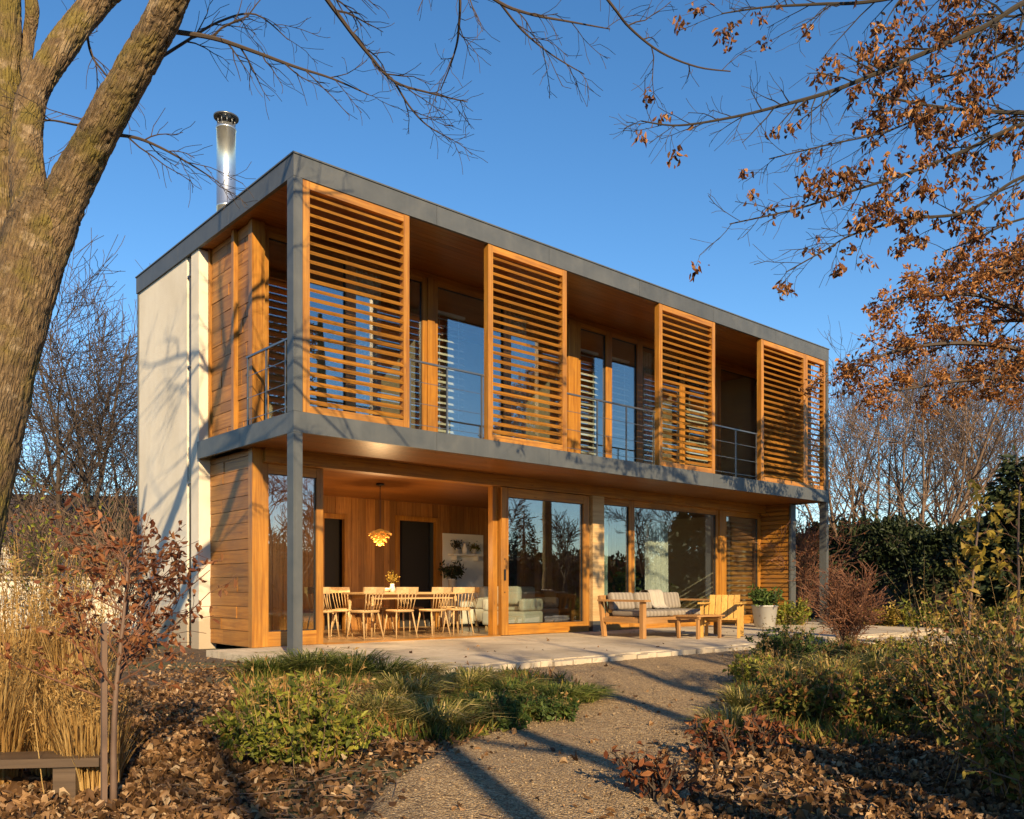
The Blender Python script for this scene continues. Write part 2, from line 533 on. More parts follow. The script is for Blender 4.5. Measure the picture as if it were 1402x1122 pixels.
def axis_pts(lo, hi, step, far):
    a = np.arange(lo, hi + 1e-6, step)
    e = np.array([2, 5, 10, 20, 40, 80, 160, 320, far])
    return np.concatenate([lo - e[::-1], a, hi + e])


gx = axis_pts(-9, 16, .2, 900)
gy = axis_pts(-12, 9, .2, 900)
X, Y = np.meshgrid(gx, gy, indexing='ij')
Z = g(X, Y)
Z = Z + (rng.random(Z.shape) - .5) * .025 * ((np.abs(X - 3) < 13) & (Y < -3.0) & (Y > -12.5))
nx, ny = len(gx), len(gy)
ii = (np.arange(nx - 1)[:, None] * ny + np.arange(ny - 1)[None, :]).ravel()
b = MB()
b.add(np.stack([X, Y, Z], -1).reshape(-1, 3), np.stack([ii, ii + ny, ii + ny + 1, ii + 1], 1))
tag(b.build('ground', M['soil'], smooth=True), kind='structure')

# gravel path: a strip between two edge lines
Lft = np.array([(.25, -2.55), (.95, -2.75), (1.25, -3.35), (.85, -4.15), (.05, -4.75), (-.9, -5.15), (-1.9, -5.65), (-2.7, -6.15), (-3.4, -6.9), (-4.3, -8.2), (-5.4, -9.8), (-6.6, -11.6)])
Rgt = np.array([(8.2, -2.55), (6.9, -2.7), (5.6, -3.1), (4.2, -3.85), (2.7, -4.75), (1.4, -5.45), (.2, -6.1), (-1.0, -6.8), (-2.1, -7.5), (-3.2, -8.8), (-4.3, -10.4), (-5.5, -12.2)])


def resample(p, n):
    d = np.concatenate([[0], np.cumsum(np.linalg.norm(np.diff(p, axis=0), axis=1))])
    t = np.linspace(0, d[-1], n)
    return np.stack([np.interp(t, d, p[:, i]) for i in range(2)], 1)


nl, nc = 110, 36
la, ra = resample(Lft, nl), resample(Rgt, nl)
wob = lambda n: np.convolve(rng.normal(size=n + 4), np.ones(5) / 5, 'valid') * .09
la[2:] += wob(nl)[2:, None]
ra[2:] += wob(nl)[2:, None]
t = np.linspace(0, 1, nc)
PX = la[:, None, :] * (1 - t)[None, :, None] + ra[:, None, :] * t[None, :, None]
edge = np.minimum(t, 1 - t)[None, :]
# keep the path clear of the coarse ground sheet, thin at its edge
PZ = g(PX[..., 0], PX[..., 1]) + .022 - .018 * np.exp(-edge * 40) + (rng.random(PX.shape[:2]) - .5) * .006
ii = (np.arange(nl - 1)[:, None] * nc + np.arange(nc - 1)[None, :]).ravel()
b = MB()
b.add(np.concatenate([PX, PZ[..., None]], -1).reshape(-1, 3), np.stack([ii, ii + 1, ii + nc + 1, ii + nc], 1))
tag(b.build('gravel_path', M['gravel'], smooth=True), kind='structure')

PATH = np.concatenate([la, ra[::-1]])


def inside(poly, x, y):
    x, y = np.asarray(x), np.asarray(y)
    r = np.zeros(x.shape, bool)
    n = len(poly)
    for i in range(n):
        x1, y1 = poly[i]
        x2, y2 = poly[(i + 1) % n]
        c = ((y1 > y) != (y2 > y)) & (x < (x2 - x1) * (y - y1) / (y2 - y1 + 1e-12) + x1)
        r ^= c
    return r


# loose stones on the path
n = 16000
q = rng.random((n, 2))
i0 = (q[:, 0] ** .8 * (nl - 1)).astype(int)
pp = la[i0] * (1 - q[:, 1:2]) + ra[i0] * q[:, 1:2] + rng.normal(size=(n, 2)) * .05
pp = pp[pp[:, 1] < -2.62]
n = len(pp)
r_ = .0035 + .0055 * rng.random(n) ** 2.5
ov = np.array([(1, 0, 0), (-1, 0, 0), (0, 1, 0), (0, -1, 0), (0, 0, 1), (0, 0, -1)], float)
of = np.array([(0, 2, 4), (2, 1, 4), (1, 3, 4), (3, 0, 4), (2, 0, 5), (1, 2, 5), (3, 1, 5), (0, 3, 5)])
V = ov[None] * r_[:, None, None] * (.6 + rng.random((n, 6, 1)) * .8)
ang = rng.random(n) * 6.28
ca, sa = np.cos(ang)[:, None], np.sin(ang)[:, None]
V = np.stack([V[..., 0] * ca - V[..., 1] * sa, V[..., 0] * sa + V[..., 1] * ca, V[..., 2] * .7], -1)
V += np.concatenate([pp, (g(pp[:, 0], pp[:, 1]) + .026)[:, None]], 1)[:, None, :]
b = MB()
b.add(V.reshape(-1, 3), (np.arange(n)[:, None, None] * 6 + of[None]).reshape(-1, 3))
tag(b.build('gravel_stones', M['stone']), 'loose pale pebbles scattered over the gravel path', 'gravel', kind='stuff')

# terrace: pale slabs with a worn front edge
TZ = -.04
b = MB()
xs = np.arange(-.45, 14.4, 1.24)
ys_ = [-2.52, -1.28, -.04, 1.2]
for i, x in enumerate(xs):
    for j, y in enumerate(ys_):
        y1 = ys_[j + 1] if j + 1 < len(ys_) else 1.62
        jx = 0.03 * sin(i * 2.7) if j == 0 else 0
        b.box(x + .003, x + 1.24 - .003, y + .003 + jx, y1 - .003, TZ - .13 - .002 * (i % 2), TZ + .002 * ((i * 7 + j * 3) % 3 - 1))
tag(b.build('terrace', M['paving']), kind='structure')
# stone edging of the terrace: small uneven setts
b = MB()
x = -.48
while x < 14.4:
    w = .16 + .16 * random.random()
    b.box(x, x + w - .012, -2.68 + random.uniform(-.025, .02), -2.535 - .02 * random.random(), TZ - .16, TZ - .004 + random.uniform(-.018, .004))
    x += w
tag(b.build('kerb_edging', M['paving']), kind='structure')
# narrow paved side path to the right
b = MB()
p0, p1 = np.array([8.6, -2.75]), np.array([15.2, -6.6])
d = (p1 - p0) / np.linalg.norm(p1 - p0)
sd_ = np.array([-d[1], d[0]])
for k in range(11):
    for s in (-1, 1):
        c0 = p0 + d * (.35 + k * .72) + sd_ * s * .36
        b.obox((c0[0], c0[1], -.13 + random.uniform(-.004, .004)), (d[0], d[1], 0), (sd_[0], sd_[1], 0), (0, 0, 1), .345, .345, .05)
tag(b.build('side_path', M['paving']), kind='structure')

# ------------------------------------------------------------------ THE HOUSE
L_, D_, T_ = 13.26, 5.78, 6.2
ZFB, ZST, ZSB = 5.926, 3.0, 2.74
YG = 1.6
YS = 3.07
house = empty('modern_house', (0, 0, 0))
tag(house, 'two storey flat roofed house with timber louvre screens, zinc edges and cream rendered end wall', 'house')
H = lambda bb, n, m_, smooth=False, par=None: bb.build(n, [M[q] for q in m_.split()], par or house, smooth)


def sheets(b, x0, x1, n, y0, y1, z0, z1, axis):
    e = np.linspace(x0, x1, n + 1)
    for i in range(n):
        gp = .0025
        if axis == 0:
            b.box(e[i] + gp * (i > 0), e[i + 1] - gp * (i < n - 1), y0, y1, z0, z1)
        else:
            b.box(y0, y1, e[i] + gp * (i > 0), e[i + 1] - gp * (i < n - 1), z0, z1)


# roof with zinc fascia
b = MB()
b.box(.06, L_ - .06, .06, D_ - .06, 6.0, 6.16)
sheets(b, 0, L_, 6, 0, .05, ZFB, T_, 0)
sheets(b, 0, L_, 6, D_ - .05, D_, ZFB, T_, 0)
sheets(b, .052, D_ - .052, 3, 0, .05, ZFB, T_, 1)
sheets(b, .052, D_ - .052, 3, L_ - .05, L_, ZFB, T_, 1)
roof = H(b, 'roof', 'zinc')
b = MB()
for (x0, x1, y0, y1) in ((-.014, L_ + .014, -.014, .07), (-.014, L_ + .014, D_ - .07, D_ + .014), (-.014, .07, .072, D_ - .072), (L_ - .07, L_ + .014, .072, D_ - .072)):
    b.box(x0, x1, y0, y1, T_ + .001, T_ + .02)
H(b, 'roof_flashing', 'zinc', par=roof)
# upper soffit and ceiling boards
b = MB()
e = np.arange(.055, 5.0, .115)
for i, y in enumerate(e):
    b.box(.055, L_ - .055, y, y + .110, ZFB + .018, ZFB + .036)
H(b, 'upper_soffit', 'lit_soffit')
# first floor edge
b = MB()
sheets(b, 0, L_, 6, 0, .05, ZSB, ZST, 0)
sheets(b, .052, YS - .005, 2, 0, .05, ZSB, ZST, 1)
sheets(b, .052, D_, 3, L_ - .05, L_, ZSB, ZST, 1)
b.box(.052, L_ - .052, .052, D_ - .3, ZSB + .06, ZST - .02)
H(b, 'floor_edge', 'zinc')
b = MB()
for y in np.arange(.055, 1.75, .115):
    b.box(.055, L_ - .055, y, y + .110, ZSB + .016, ZSB + .034)
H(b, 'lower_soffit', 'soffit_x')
b = MB()
for y in np.arange(.075, 1.5, .145):
    b.box(.06, L_ - .06, y, y + .138, ZST - .012, ZST + .008)
H(b, 'balcony_decking', 'grey_wood')

# steel corner posts
for (x0, x1) in ((.0, .125), (L_ - .105, L_)):
    for (z0, z1) in ((TZ, ZSB - .003), (ZST + .003, ZFB - .003)):
        b = MB()
        b.box(x0, x1, .004, .17, z0, z1)
        b.box(x0 + .02, x1 - .02, -.001, .003, z0, z1)
        H(b, 'corner_post', 'zinc')

# cream rendered end wall, with a recessed joint and downpipe
b = MB()
b.box(.03, .30, 3.54, D_ - .07, -.4, ZFB - .005)
b.box(.12, .30, 3.37, 3.54, -.4, ZFB - .005)
b.box(.03, .30, YS, 3.37, -.4, ZFB - .005)
H(b, 'rendered_wall', 'render')
b = MB()
b.tube([(.075, 3.455, -.3), (.075, 3.455, ZFB - .02)], .042, 12)
for z in (.6, 2.4, 4.2, 5.6):
    b.box(.03, .118, 3.385, 3.525, z, z + .03)
H(b, 'downpipe', 'steel', True)
b = MB()
b.box(.012, .30, D_ - .066, D_ - .02, -.3, ZFB - .005)
b.box(.30, L_ - .03, D_ - .30, D_ - .03, -.3, ZFB - .005)
H(b, 'back_wall', 'zinc')
b = MB()
b.box(L_ - .20, L_ - .06, 1.75, D_ - .31, ZST, ZFB - .005)
b.box(L_ - .20, L_ - .06, 1.75, D_ - .31, -.3, ZSB + .05)
H(b, 'end_wall', 'render')


# timber clad flank, boards of uneven height
def flank(z0, z1, y0, y1, name):
    b = MB()
    b.box(.235, .30, y0 + .01, y1 - .01, z0, z1)
    z = z0
    while z < z1 - .02:
        h = random.uniform(.15, .24)
        ze = min(z + h, z1)
        if z1 - ze < .06:
            ze = z1
        cut = y0 + (y1 - y0) * random.uniform(.25, .75)
        o = random.uniform(-.004, .006)
        if random.random() < .55:
            b.box(.205 + o, .232, y0, cut - .003, z + .004, ze - .004)
            b.box(.205 - o, .232, cut + .003, y1, z + .004, ze - .004)
        else:
            b.box(.205 + o, .232, y0, y1, z + .004, ze - .004)
        z = ze
    return H(b, name, 'board_y')


flank(TZ, ZSB + .01, YG + .07, YS - .004, 'timber_cladding')
flank(ZST, ZFB + .01, YG + .07, 2.07, 'timber_cladding')
flank(ZST, ZFB + .01, 2.17, YS - .06, 'timber_cladding')
for q in ((.14, .232, 2.08, 2.16, ZST + .01, ZFB + .01), (.17, .232, YS - .055, YS - .004, ZST + .01, ZFB + .01), (.17, .36, YG - .06, YG + .06, ZST + .01, ZFB + .01), (.17, .33, YG - .06, YG + .06, TZ + .003, ZSB + .01)):
    H(MB().box(*q), 'timber_post', 'cedar_z')

# timber blade closing the right end of the terrace, slatted boards
b = MB()
b.box(13.06, 13.2, .84, 1.9, TZ, ZSB + .01)
z = TZ + .02
while z < ZSB - .06:
    b.box(13.02, 13.056, .86, 1.72, z, z + .075)
    z += .105
H(b, 'slatted_blade_wall', 'cedar_y')
b = MB()
b.box(13.0, 13.21, .79, .836, TZ, ZSB + .01)
H(b, 'blade_wall_trim', 'zinc')
b = MB()
b.box(13.06, 13.2, .4, 1.9, ZST + .01, ZFB + .01)
H(b, 'upper_blade_wall', 'cedar_y')

# louvre screens
SCR = [(.135, 1.75), (3.17, 4.83), (7.19, 8.90), (10.51, 12.28), (12.285, 13.13)]
for (x0, x1) in SCR:
    z0, z1, y0, y1 = ZST + .004, ZFB - .004, .012, .112
    sw = .095 if x1 - x0 > 1 else .07
    b = MB()
    b.box(x0, x0 + sw, y0, y1, z0, z1)
    b.box(x1 - sw, x1, y0, y1, z0, z1)
    b.mat(1)
    b.box(x0 + sw, x1 - sw, y0 + .003, y1 - .003, z1 - .10, z1)
    b.box(x0 + sw, x1 - sw, y0 + .003, y1 - .003, z0, z0 + .09)
    scr = H(b, 'louvre_screen', 'cedar_z cedar_x')
    b = MB()
    ns = 23
    for k in range(ns):
        zc = z0 + .09 + (k + .5) * (z1 - z0 - .19) / ns
        ta = R(30 + random.uniform(-1.5, 1.5))
        b.obox(((x0 + x1) / 2, (y0 + y1) / 2, zc), (1, 0, 0), (0, cos(ta), sin(ta)), (0, -sin(ta), cos(ta)), (x1 - x0) / 2 - sw - .001, .054, .0135)
    H(b, 'slats', 'cedar_x', par=scr)

# balcony railings between the screens
for (x0, x1) in ((1.76, 3.16), (4.84, 7.18), (8.91, 10.5)):
    b = MB()
    b.box(x0 + .01, x1 - .01, .075, .105, 3.955, 3.98)
    npost = 3 if x1 - x0 < 2 else 4
    for k in range(npost):
        x = x0 + .05 + k * (x1 - x0 - .1) / (npost - 1)
        b.box(x - .012, x + .012, .08, .10, ZST + .01, 3.955)
    for z in (3.08, 3.38, 3.68):
        b.box(x0 + .01, x1 - .01, .087, .093, z, z + .008)
    H(b, 'balcony_railing', 'steel')
b = MB()
b.box(.06, .09, .18, 1.5, 3.955, 3.98)
for y in (.35, .9, 1.46):
    b.box(.064, .086, y - .011, y + .011, ZST + .01, 3.955)
for z in (3.1, 3.4, 3.7):
    b.box(.071, .079, .18, 1.48, z, z + .008)
H(b, 'balcony_railing', 'steel')


def window(x0, x1, z0, z1, y, fw=.09, bottom=None, name='window', depth=.09, mat='cedar_z', mat2='cedar_x', top=None):
    bottom = bottom or fw
    top = top or fw
    b = MB()
    b.box(x0, x0 + fw, y, y + depth, z0, z1)
    b.box(x1 - fw, x1, y, y + depth, z0, z1)
    b.mat(1)
    b.box(x0 + fw, x1 - fw, y + .003, y + depth - .003, z1 - top, z1)
    b.box(x0 + fw, x1 - fw, y + .003, y + depth - .003, z0, z0 + bottom)
    f = H(b, name, mat + ' ' + mat2)
    b = MB()
    b.box(x0 + fw - .01, x1 - fw + .01, y + depth * .5 - .006, y + depth * .5 + .006, z0 + bottom - .01, z1 - top + .01)
    H(b, 'pane', 'glass', par=f)
    b = MB()
    g_ = .012
    b.box(x0 + fw + .001, x1 - fw - .001, y + depth * .5 - .019, y + depth * .5 + .019, z0 + bottom + .001, z0 + bottom + .011)
    b.box(x0 + fw + .001, x1 - fw - .001, y + depth * .5 - .019, y + depth * .5 + .019, z1 - top - .011, z1 - top - .001)
    yy0, yy1 = y + depth * .5 - .02, y + depth * .5 + .02
    for (a0, a1, c0, c1) in ((x0 + fw, x0 + fw + g_, z0 + bottom, z1 - top), (x1 - fw - g_, x1 - fw, z0 + bottom, z1 - top)):
        b.box(a0 + .001, a1 - .001, yy0, yy1, c0 + .001, c1 - .001)
    H(b, 'glazing_bead', 'black_metal', par=f)
    return f


# upper glazing
zt = ZFB + .012
UP = [(.362, 1.78), (1.784, 3.20), (3.34, 4.95), (4.954, 6.45), (6.73, 7.62), (7.624, 8.56), (8.564, 9.98), (9.984, 11.3), (11.304, 13.0)]
for (x0, x1) in UP:
    window(x0, x1, ZST + .012, zt - .09, YG, .085, .11)
H(MB().box(.362, 13.04, YG + .004, YG + .12, zt - .087, zt), 'upper_head_beam', 'cedar_x')
for q in ((3.203, 3.337, YG - .03, YG + .1, ZST + .012, zt - .09), (6.453, 6.727, YG - .03, YG + .1, ZST + .012, zt - .09)):
    H(MB().box(*q), 'jamb', 'cedar_z')

# ground floor glazing
zh = 2.56
window(.333, 1.31, TZ + .004, zh, YG, .11, .21, 'fixed_window', top=.14)
# the big pane of the open bay has slid behind this door
dr = window(4.72, 6.93, TZ + .012, zh - .01, YG - .115, .155, .19, 'sliding_door', .10, top=.16)
b = MB()
b.box(4.765, 4.80, YG - .135, YG - .116, .93, 1.12)
H(b, 'door_handle', 'black_metal', par=dr)
for z in (.72, 1.3):
    H(MB().tube([(4.785, YG - .1165, z), (4.785, YG - .122, z)], .012, 8), 'door_lock', 'black_metal', par=dr)
window(7.33, 8.31, TZ + .004, zh, YG, .08, .2, 'fixed_window', top=.12)
window(8.314, 11.3, TZ + .004, zh, YG, .08, .2, 'fixed_window', top=.12)
window(11.5, 13.015, TZ + .004, zh, YG, .11, .2, 'fixed_window', top=.12)
H(MB().box(.333, 13.04, YG - .13, YG + .10, zh + .002, ZSB + .014), 'head_beam', 'cedar_x')
b = MB()
b.box(1.312, 4.71, YG - .10, YG + .12, TZ - .03, TZ + .014)
H(b, 'door_sill', 'cedar_x')
for q in ((4.60, 4.712, YG - .01, YG + .11, TZ + .016, zh), (11.304, 11.496, YG - .03, YG + .08, TZ + .004, zh), (6.934, 7.0, YG - .05, YG + .1, TZ + .004, zh)):
    H(MB().box(*q), 'jamb', 'cedar_z')
b = MB()
b.box(7.003, 7.326, YG - .14, YG + .09, TZ + .2, zh)
H(b, 'pier', 'oak_x')
b = MB()
b.box(6.998, 7.331, YG - .145, YG + .095, TZ + .002, TZ + .198)
H(b, 'pier_base', 'steel')

# timber slats of a blind behind the last ground floor window
b = MB()
z = .3
while z < 2.35:
    b.box(11.64, 12.9, YG + .16, YG + .185, z, z + .07)
    z += .115
blind = b.build('timber_blind', M['cedar_x'])
tag(blind, 'slatted timber blind hanging behind the last ground floor window by the white pot', 'blind')

# rooms
b = MB()
for i, y in enumerate(np.arange(YG + .12, D_ - .32, .16)):
    b.box(.31, 13.05, y, y + .156, TZ - .02, TZ + .008)
H(b, 'ground_floor_boards', 'floor_x')
b = MB()
for y in np.arange(YG + .13, 5.15, .14):
    b.box(.31, 13.05, y, y + .136, zh + .03, zh + .05)
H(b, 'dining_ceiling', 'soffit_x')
YB = 5.1
b = MB()
x = .31
op = [(3.28, 3.72, 2.15), (5.03, 5.96, 2.2)]
while x < 13.0:
    w = random.uniform(.13, .22)
    x1 = min(x + w, 13.05)
    z0 = TZ
    for (a, c_, zz) in op:
        if x1 > a and x < c_:
            z0 = zz
    b.box(x + .003, x1 - .003, YB + random.uniform(-.01, .0), YB + .05, z0, zh + .03)
    x = x1
H(b, 'panelled_wall', 'panel_z')
H(MB().box(6.15, 7.28, YB - .035, YB - .012, TZ + .01, 1.98), 'white_panel', 'white_paint')
H(MB().box(7.45, 8.3, YB - .03, YB - .004, TZ + .01, 2.1), 'doorway_dark_sheet', 'painted_dark')  # dark sheet on the wall, doorway shade put into its colour
H(MB().box(3.2, 6.0, D_ - .40, D_ - .32, TZ, zh), 'doorway_dark_sheet', 'painted_dark')  # dark backing sheet, shade beyond the openings put into its colour
b = MB()
b.box(3.2, 3.277, YB - .04, YB + .055, TZ, 2.25)
b.box(3.723, 3.8, YB - .04, YB + .055, TZ, 2.25)
b.box(3.277, 3.723, YB - .037, YB + .052, 2.153, 2.247)
H(b, 'door_casing', 'cedar_z')
b = MB()
b.box(4.93, 5.03, YB - .04, YB + .055, TZ, 2.3)
b.box(5.96, 6.06, YB - .04, YB + .055, TZ, 2.3)
b.box(5.03, 5.96, YB - .037, YB + .052, 2.205, 2.298)
H(b, 'door_casing', 'cedar_z')
b = MB()
b.box(.31, 13.05, 4.2, 4.25, ZST, ZFB)
for x in (3.25, 6.6, 9.98):
    b.box(x, x + .1, YG + .13, 4.2, ZST, ZFB)
H(b, 'bedroom_wall', 'plaster')

# flue
ch = empty('flue', (.9, 4.1, 6.17))
ch.parent = house
b = MB()
b.lathe([(.0, 0), (.155, 0), (.155, .95), (.160, .955), (.160, .99), (.155, .995), (.155, 2.25), (.165, 2.255), (.165, 2.29), (.145, 2.295), (.145, 2.34), (0, 2.34)], k=28)
b.build('flue_pipe', M['galv'], ch, True)
b = MB()
b.lathe([(0, 2.47), (.20, 2.45), (.205, 2.475), (.05, 2.52), (.012, 2.55), (0, 2.56)], k=28)
for k in range(10):
    a = k * 2 * pi / 10
    b.box(.14 * cos(a) - .008, .14 * cos(a) + .008, .14 * sin(a) - .008, .14 * sin(a) + .008, 2.33, 2.46)
b.build('flue_cowl', M['steel'], ch, True)


# ------------------------------------------------------------------ growing things
def unit(v):
    return v / (np.linalg.norm(v, axis=-1, keepdims=True) + 1e-9)


def walk(P0, D0, Ln, n, wander, up, r, curl=0.0):
    """(M,3) starts and directions -> (M,n,3) wandering polylines"""
    m_ = len(P0)
    P = np.zeros((m_, n, 3))
    P[:, 0] = P0
    d = unit(D0)
    st = (np.asarray(Ln) / (n - 1))
    st = np.broadcast_to(st, (m_,))[:, None]
    for i in range(1, n):
        P[:, i] = P[:, i - 1] + d * st
        d = unit(d + r.normal(size=(m_, 3)) * wander + np.array([0, 0, up]))
    return P


def spawn(P, Rd, c, t0, t1, ln, ang, n, wander, up, r, rr=.6, tip=.25, azim=None):
    """c children along every polyline"""
    m_, np_, _ = P.shape
    t = t0 + (t1 - t0) * (np.arange(c)[None, :] + r.random((m_, c))) / c
    f = t * (np_ - 1)
    i = np.minimum(f.astype(int), np_ - 2)
    w = (f - i)[..., None]
    k = np.arange(m_)[:, None]
    A, B = P[k, i], P[k, i + 1]
    p0 = (A * (1 - w) + B * w).reshape(-1, 3)
    T = unit(B - A).reshape(-1, 3)
    r0 = (Rd[k, i] * (1 - w[..., 0]) + Rd[k, i + 1] * w[..., 0]).reshape(-1)
    q = r.normal(size=T.shape)
    q = unit(q - T * (q * T).sum(1, keepdims=True))
    a = R(ang) * (.7 + .6 * r.random((len(T), 1)))
    d = T * np.cos(a) + q * np.sin(a)
    lens = ln * (.55 + .9 * r.random(len(T))) * (1.15 - .55 * t.reshape(-1))
    P2 = walk(p0, d, lens, n, wander, up, r)
    R2 = (r0 * rr)[:, None] * np.linspace(1, tip, n)[None, :]
    return P2, R2


def bare_tree(h, seed, stems=1, spread=22, r0=None, counts=(9, 7, 6), lens=None, twig=.006, up=.10, lowest=.3):
    """multi level leafless tree, base at origin; returns (trunk MB, crown MB, tips)"""
    r = np.random.default_rng(seed)
    r0 = r0 or h * .016
    az = r.random(stems) * .8 + np.arange(stems) * 2 * pi / stems
    sp = np.tan(R(spread)) * (0 if stems == 1 else 1)
    D0 = np.stack([np.cos(az) * sp, np.sin(az) * sp, np.ones(stems)], 1) + r.normal(size=(stems, 3)) * .06
    P = walk(np.zeros((stems, 3)) + np.stack([np.cos(az), np.sin(az), az * 0], 1) * r0 * (stems > 1), D0, h * .8 * (.8 + .3 * r.random(stems)), 9, .09, .06, r)
    Rd = r0 * np.linspace(1, .22, 9)[None, :] * (.8 + .4 * r.random((stems, 1)))
    t = MB().tubes(P, Rd, 7)
    lens = lens or (h * .34, h * .19, h * .10)
    c = MB()
    for lv, (cn, ln) in enumerate(zip(counts, lens)):
        P, Rd = spawn(P, Rd, cn, lowest if lv == 0 else .25, 1.0, ln, 40 if lv == 0 else 42, 5 if lv < 2 else 4, .16, up, r, .62, .3)
        Rd = np.maximum(Rd, twig)
        c.tubes(P, Rd, 5 if lv == 0 else 3)
    return t, c, P


def leaf_on(P, per, r, spread=.05, down=.4, t0=.3):
    m_, n, _ = P.shape
    t = t0 + (1 - t0) * r.random((m_, per))
    f = t * (n - 1)
    i = np.minimum(f.astype(int), n - 2)
    w = (f - i)[..., None]
    k = np.arange(m_)[:, None]
    p = (P[k, i] * (1 - w) + P[k, i + 1] * w).reshape(-1, 3)
    d = unit(r.normal(size=p.shape)) + np.array([0, 0, -down])
    return p + r.normal(size=p.shape) * spread, d


def link_plant(root, parts):
    for (bb, nm, mt, sm) in parts:
        bb.build(nm, M[mt], root, sm)


def gz(x, y):
    return float(g(x, y))


# --- trees beyond the house and hedge -----------------------------------
def place_tree(x, y, h, seed, label, group, **kw):
    mt = kw.pop('mat', 'twig')
    t, c, tips = bare_tree(h, seed, **kw)
    o = empty('bare_tree', (x, y, gz(x, y) - .05))
    tag(o, label, 'tree', group)
    link_plant(o, [(t, 'trunk', mt, True), (c, 'crown', mt, False)])
    return o


GB = 'leafless trees beyond the hedge'
right_trees = [
    (at(1165, 805, 27), 8.6, 6, 'twig_warm', 'leafless many stemmed tree rising just right of the far house corner'),
    (at(1215, 805, 31), 10.2, 5, 'twig', 'tall leafless tree with fanning stems above the dark hedge, second from the house'),
    (at(1262, 805, 26), 9.2, 7, 'twig_warm', 'leafless vase shaped tree over the hedge, centre of the clump right of the house'),
    (at(1305, 805, 33), 10.5, 5, 'twig', 'leafless tree with thin upright stems behind the staked yellow sapling'),
    (at(1352, 805, 28), 9.0, 6, 'twig_warm', 'leafless tree beside the dark conifer, between conifer and upright stems'),
    (at(1408, 805, 30), 10.0, 5, 'twig', 'leafless tree at the right edge behind the dark conifer'),
]
for k, (p, h, st, mt, lb) in enumerate(right_trees):
    place_tree(p[0], p[1], h, 100 + k, lb, GB, stems=st, spread=15, r0=.065, counts=(7, 6, 5), mat=mt, twig=.006, up=.16)

GL = 'leafless trees behind the neighbouring garden'
left_trees = [
    (at(150, 805, 27), 10.0, 3, 'dense leafless tree against blue sky beside the cream end wall'),
    (at(85, 805, 25), 11.0, 3, 'leafless tree seen between the big trunk and the cream end wall'),
    (at(205, 805, 34), 9.5, 2, 'fine twigged leafless tree partly behind the cream end wall'),
    (at(15, 805, 30), 11.0, 3, 'leafless tree mostly hidden behind the big foreground trunk'),
]
for k, (p, h, st, lb) in enumerate(left_trees):
    place_tree(p[0], p[1], h, 140 + k, lb, GL, stems=st, spread=20, r0=.10, counts=(10, 9, 8), twig=.008, up=.05, lowest=.2)


# --- dark hedge and conifers -------------------------------------------------
def leaf_cloud(pos_fn, n, L, W, r, hexa=False):
    p, d = pos_fn(n, r)
    return MB().leaves(p, d, L * (.6 + .8 * r.random(n)), W * (.6 + .8 * r.random(n)), .3, hexa, r)


def hedge(p0, p1, h, w, n, seed, label, mat='lf_dark', leaf=.16):
    r = np.random.default_rng(seed)
    p0, p1 = np.array(p0), np.array(p1)
    ln = np.linalg.norm(p1 - p0)
    d = (p1 - p0) / ln
    s = np.array([-d[1], d[0]])
    o = empty('evergreen_hedge', (p0[0], p0[1], gz(*p0)))
    tag(o, label, 'hedge')
    nu, nv = int(ln / .35), 22
    u = np.linspace(0, ln, nu)
    a = np.linspace(0, pi, nv)
    ph = r.random(6) * 6
    top = h * (.86 + .08 * np.sin(u * 1.1 + ph[0]) + .07 * np.sin(u * 2.7 + ph[1]) + .05 * np.sin(u * 5.1 + ph[2]))
    sx = np.sign(np.cos(a)) * np.abs(np.cos(a)) ** .45
    sz = np.abs(np.sin(a)) ** .45
    U, A_ = np.meshgrid(u, np.arange(nv), indexing='ij')
    wd = w * (.42 + .08 * np.sin(U * 1.9 + A_ * .8 + ph[3]) + .05 * np.sin(U * 4.3 - A_ * 1.1 + ph[4]))
    V = np.stack([d[0] * U + s[0] * wd * sx[None], d[1] * U + s[1] * wd * sx[None], top[:, None] * sz[None] * (.95 + .05 * np.sin(U * 3 + A_))], -1)
    ii = (np.arange(nu - 1)[:, None] * nv + np.arange(nv - 1)[None, :]).ravel()
    b = MB().add((V * np.array([1, 1, .97])).reshape(-1, 3), np.stack([ii, ii + nv, ii + nv + 1, ii + 1], 1))
    b.build('branches', M['twig'], o)  # solid core shell added inside the foliage to block light
    k = r.integers(0, nu - 1, n)
    q = np.minimum((r.random(n) * nv).astype(int), nv - 1)
    P = V[k, q] + np.outer(r.random(n) * ln / nu, [d[0], d[1], 0])
    cc = np.stack([d[0] * u[k], d[1] * u[k], top[k] * .5], 1)
    nrm = unit(P - cc)
    P = P + nrm * (r.random((n, 1)) ** 1.5) * .28 + r.normal(size=P.shape) * .08
    MB().leaves(P, nrm + r.normal(size=P.shape) * .8, leaf * (.6 + .8 * r.random(n)), leaf * .5, .3, False, r).build('foliage', M[mat], o)
    return o


hedge(at(1070, 805, 29)[:2], at(1500, 805, 21)[:2], 2.95, 2.2, 26000, 21, 'dark evergreen hedge running behind the garden right of the house')


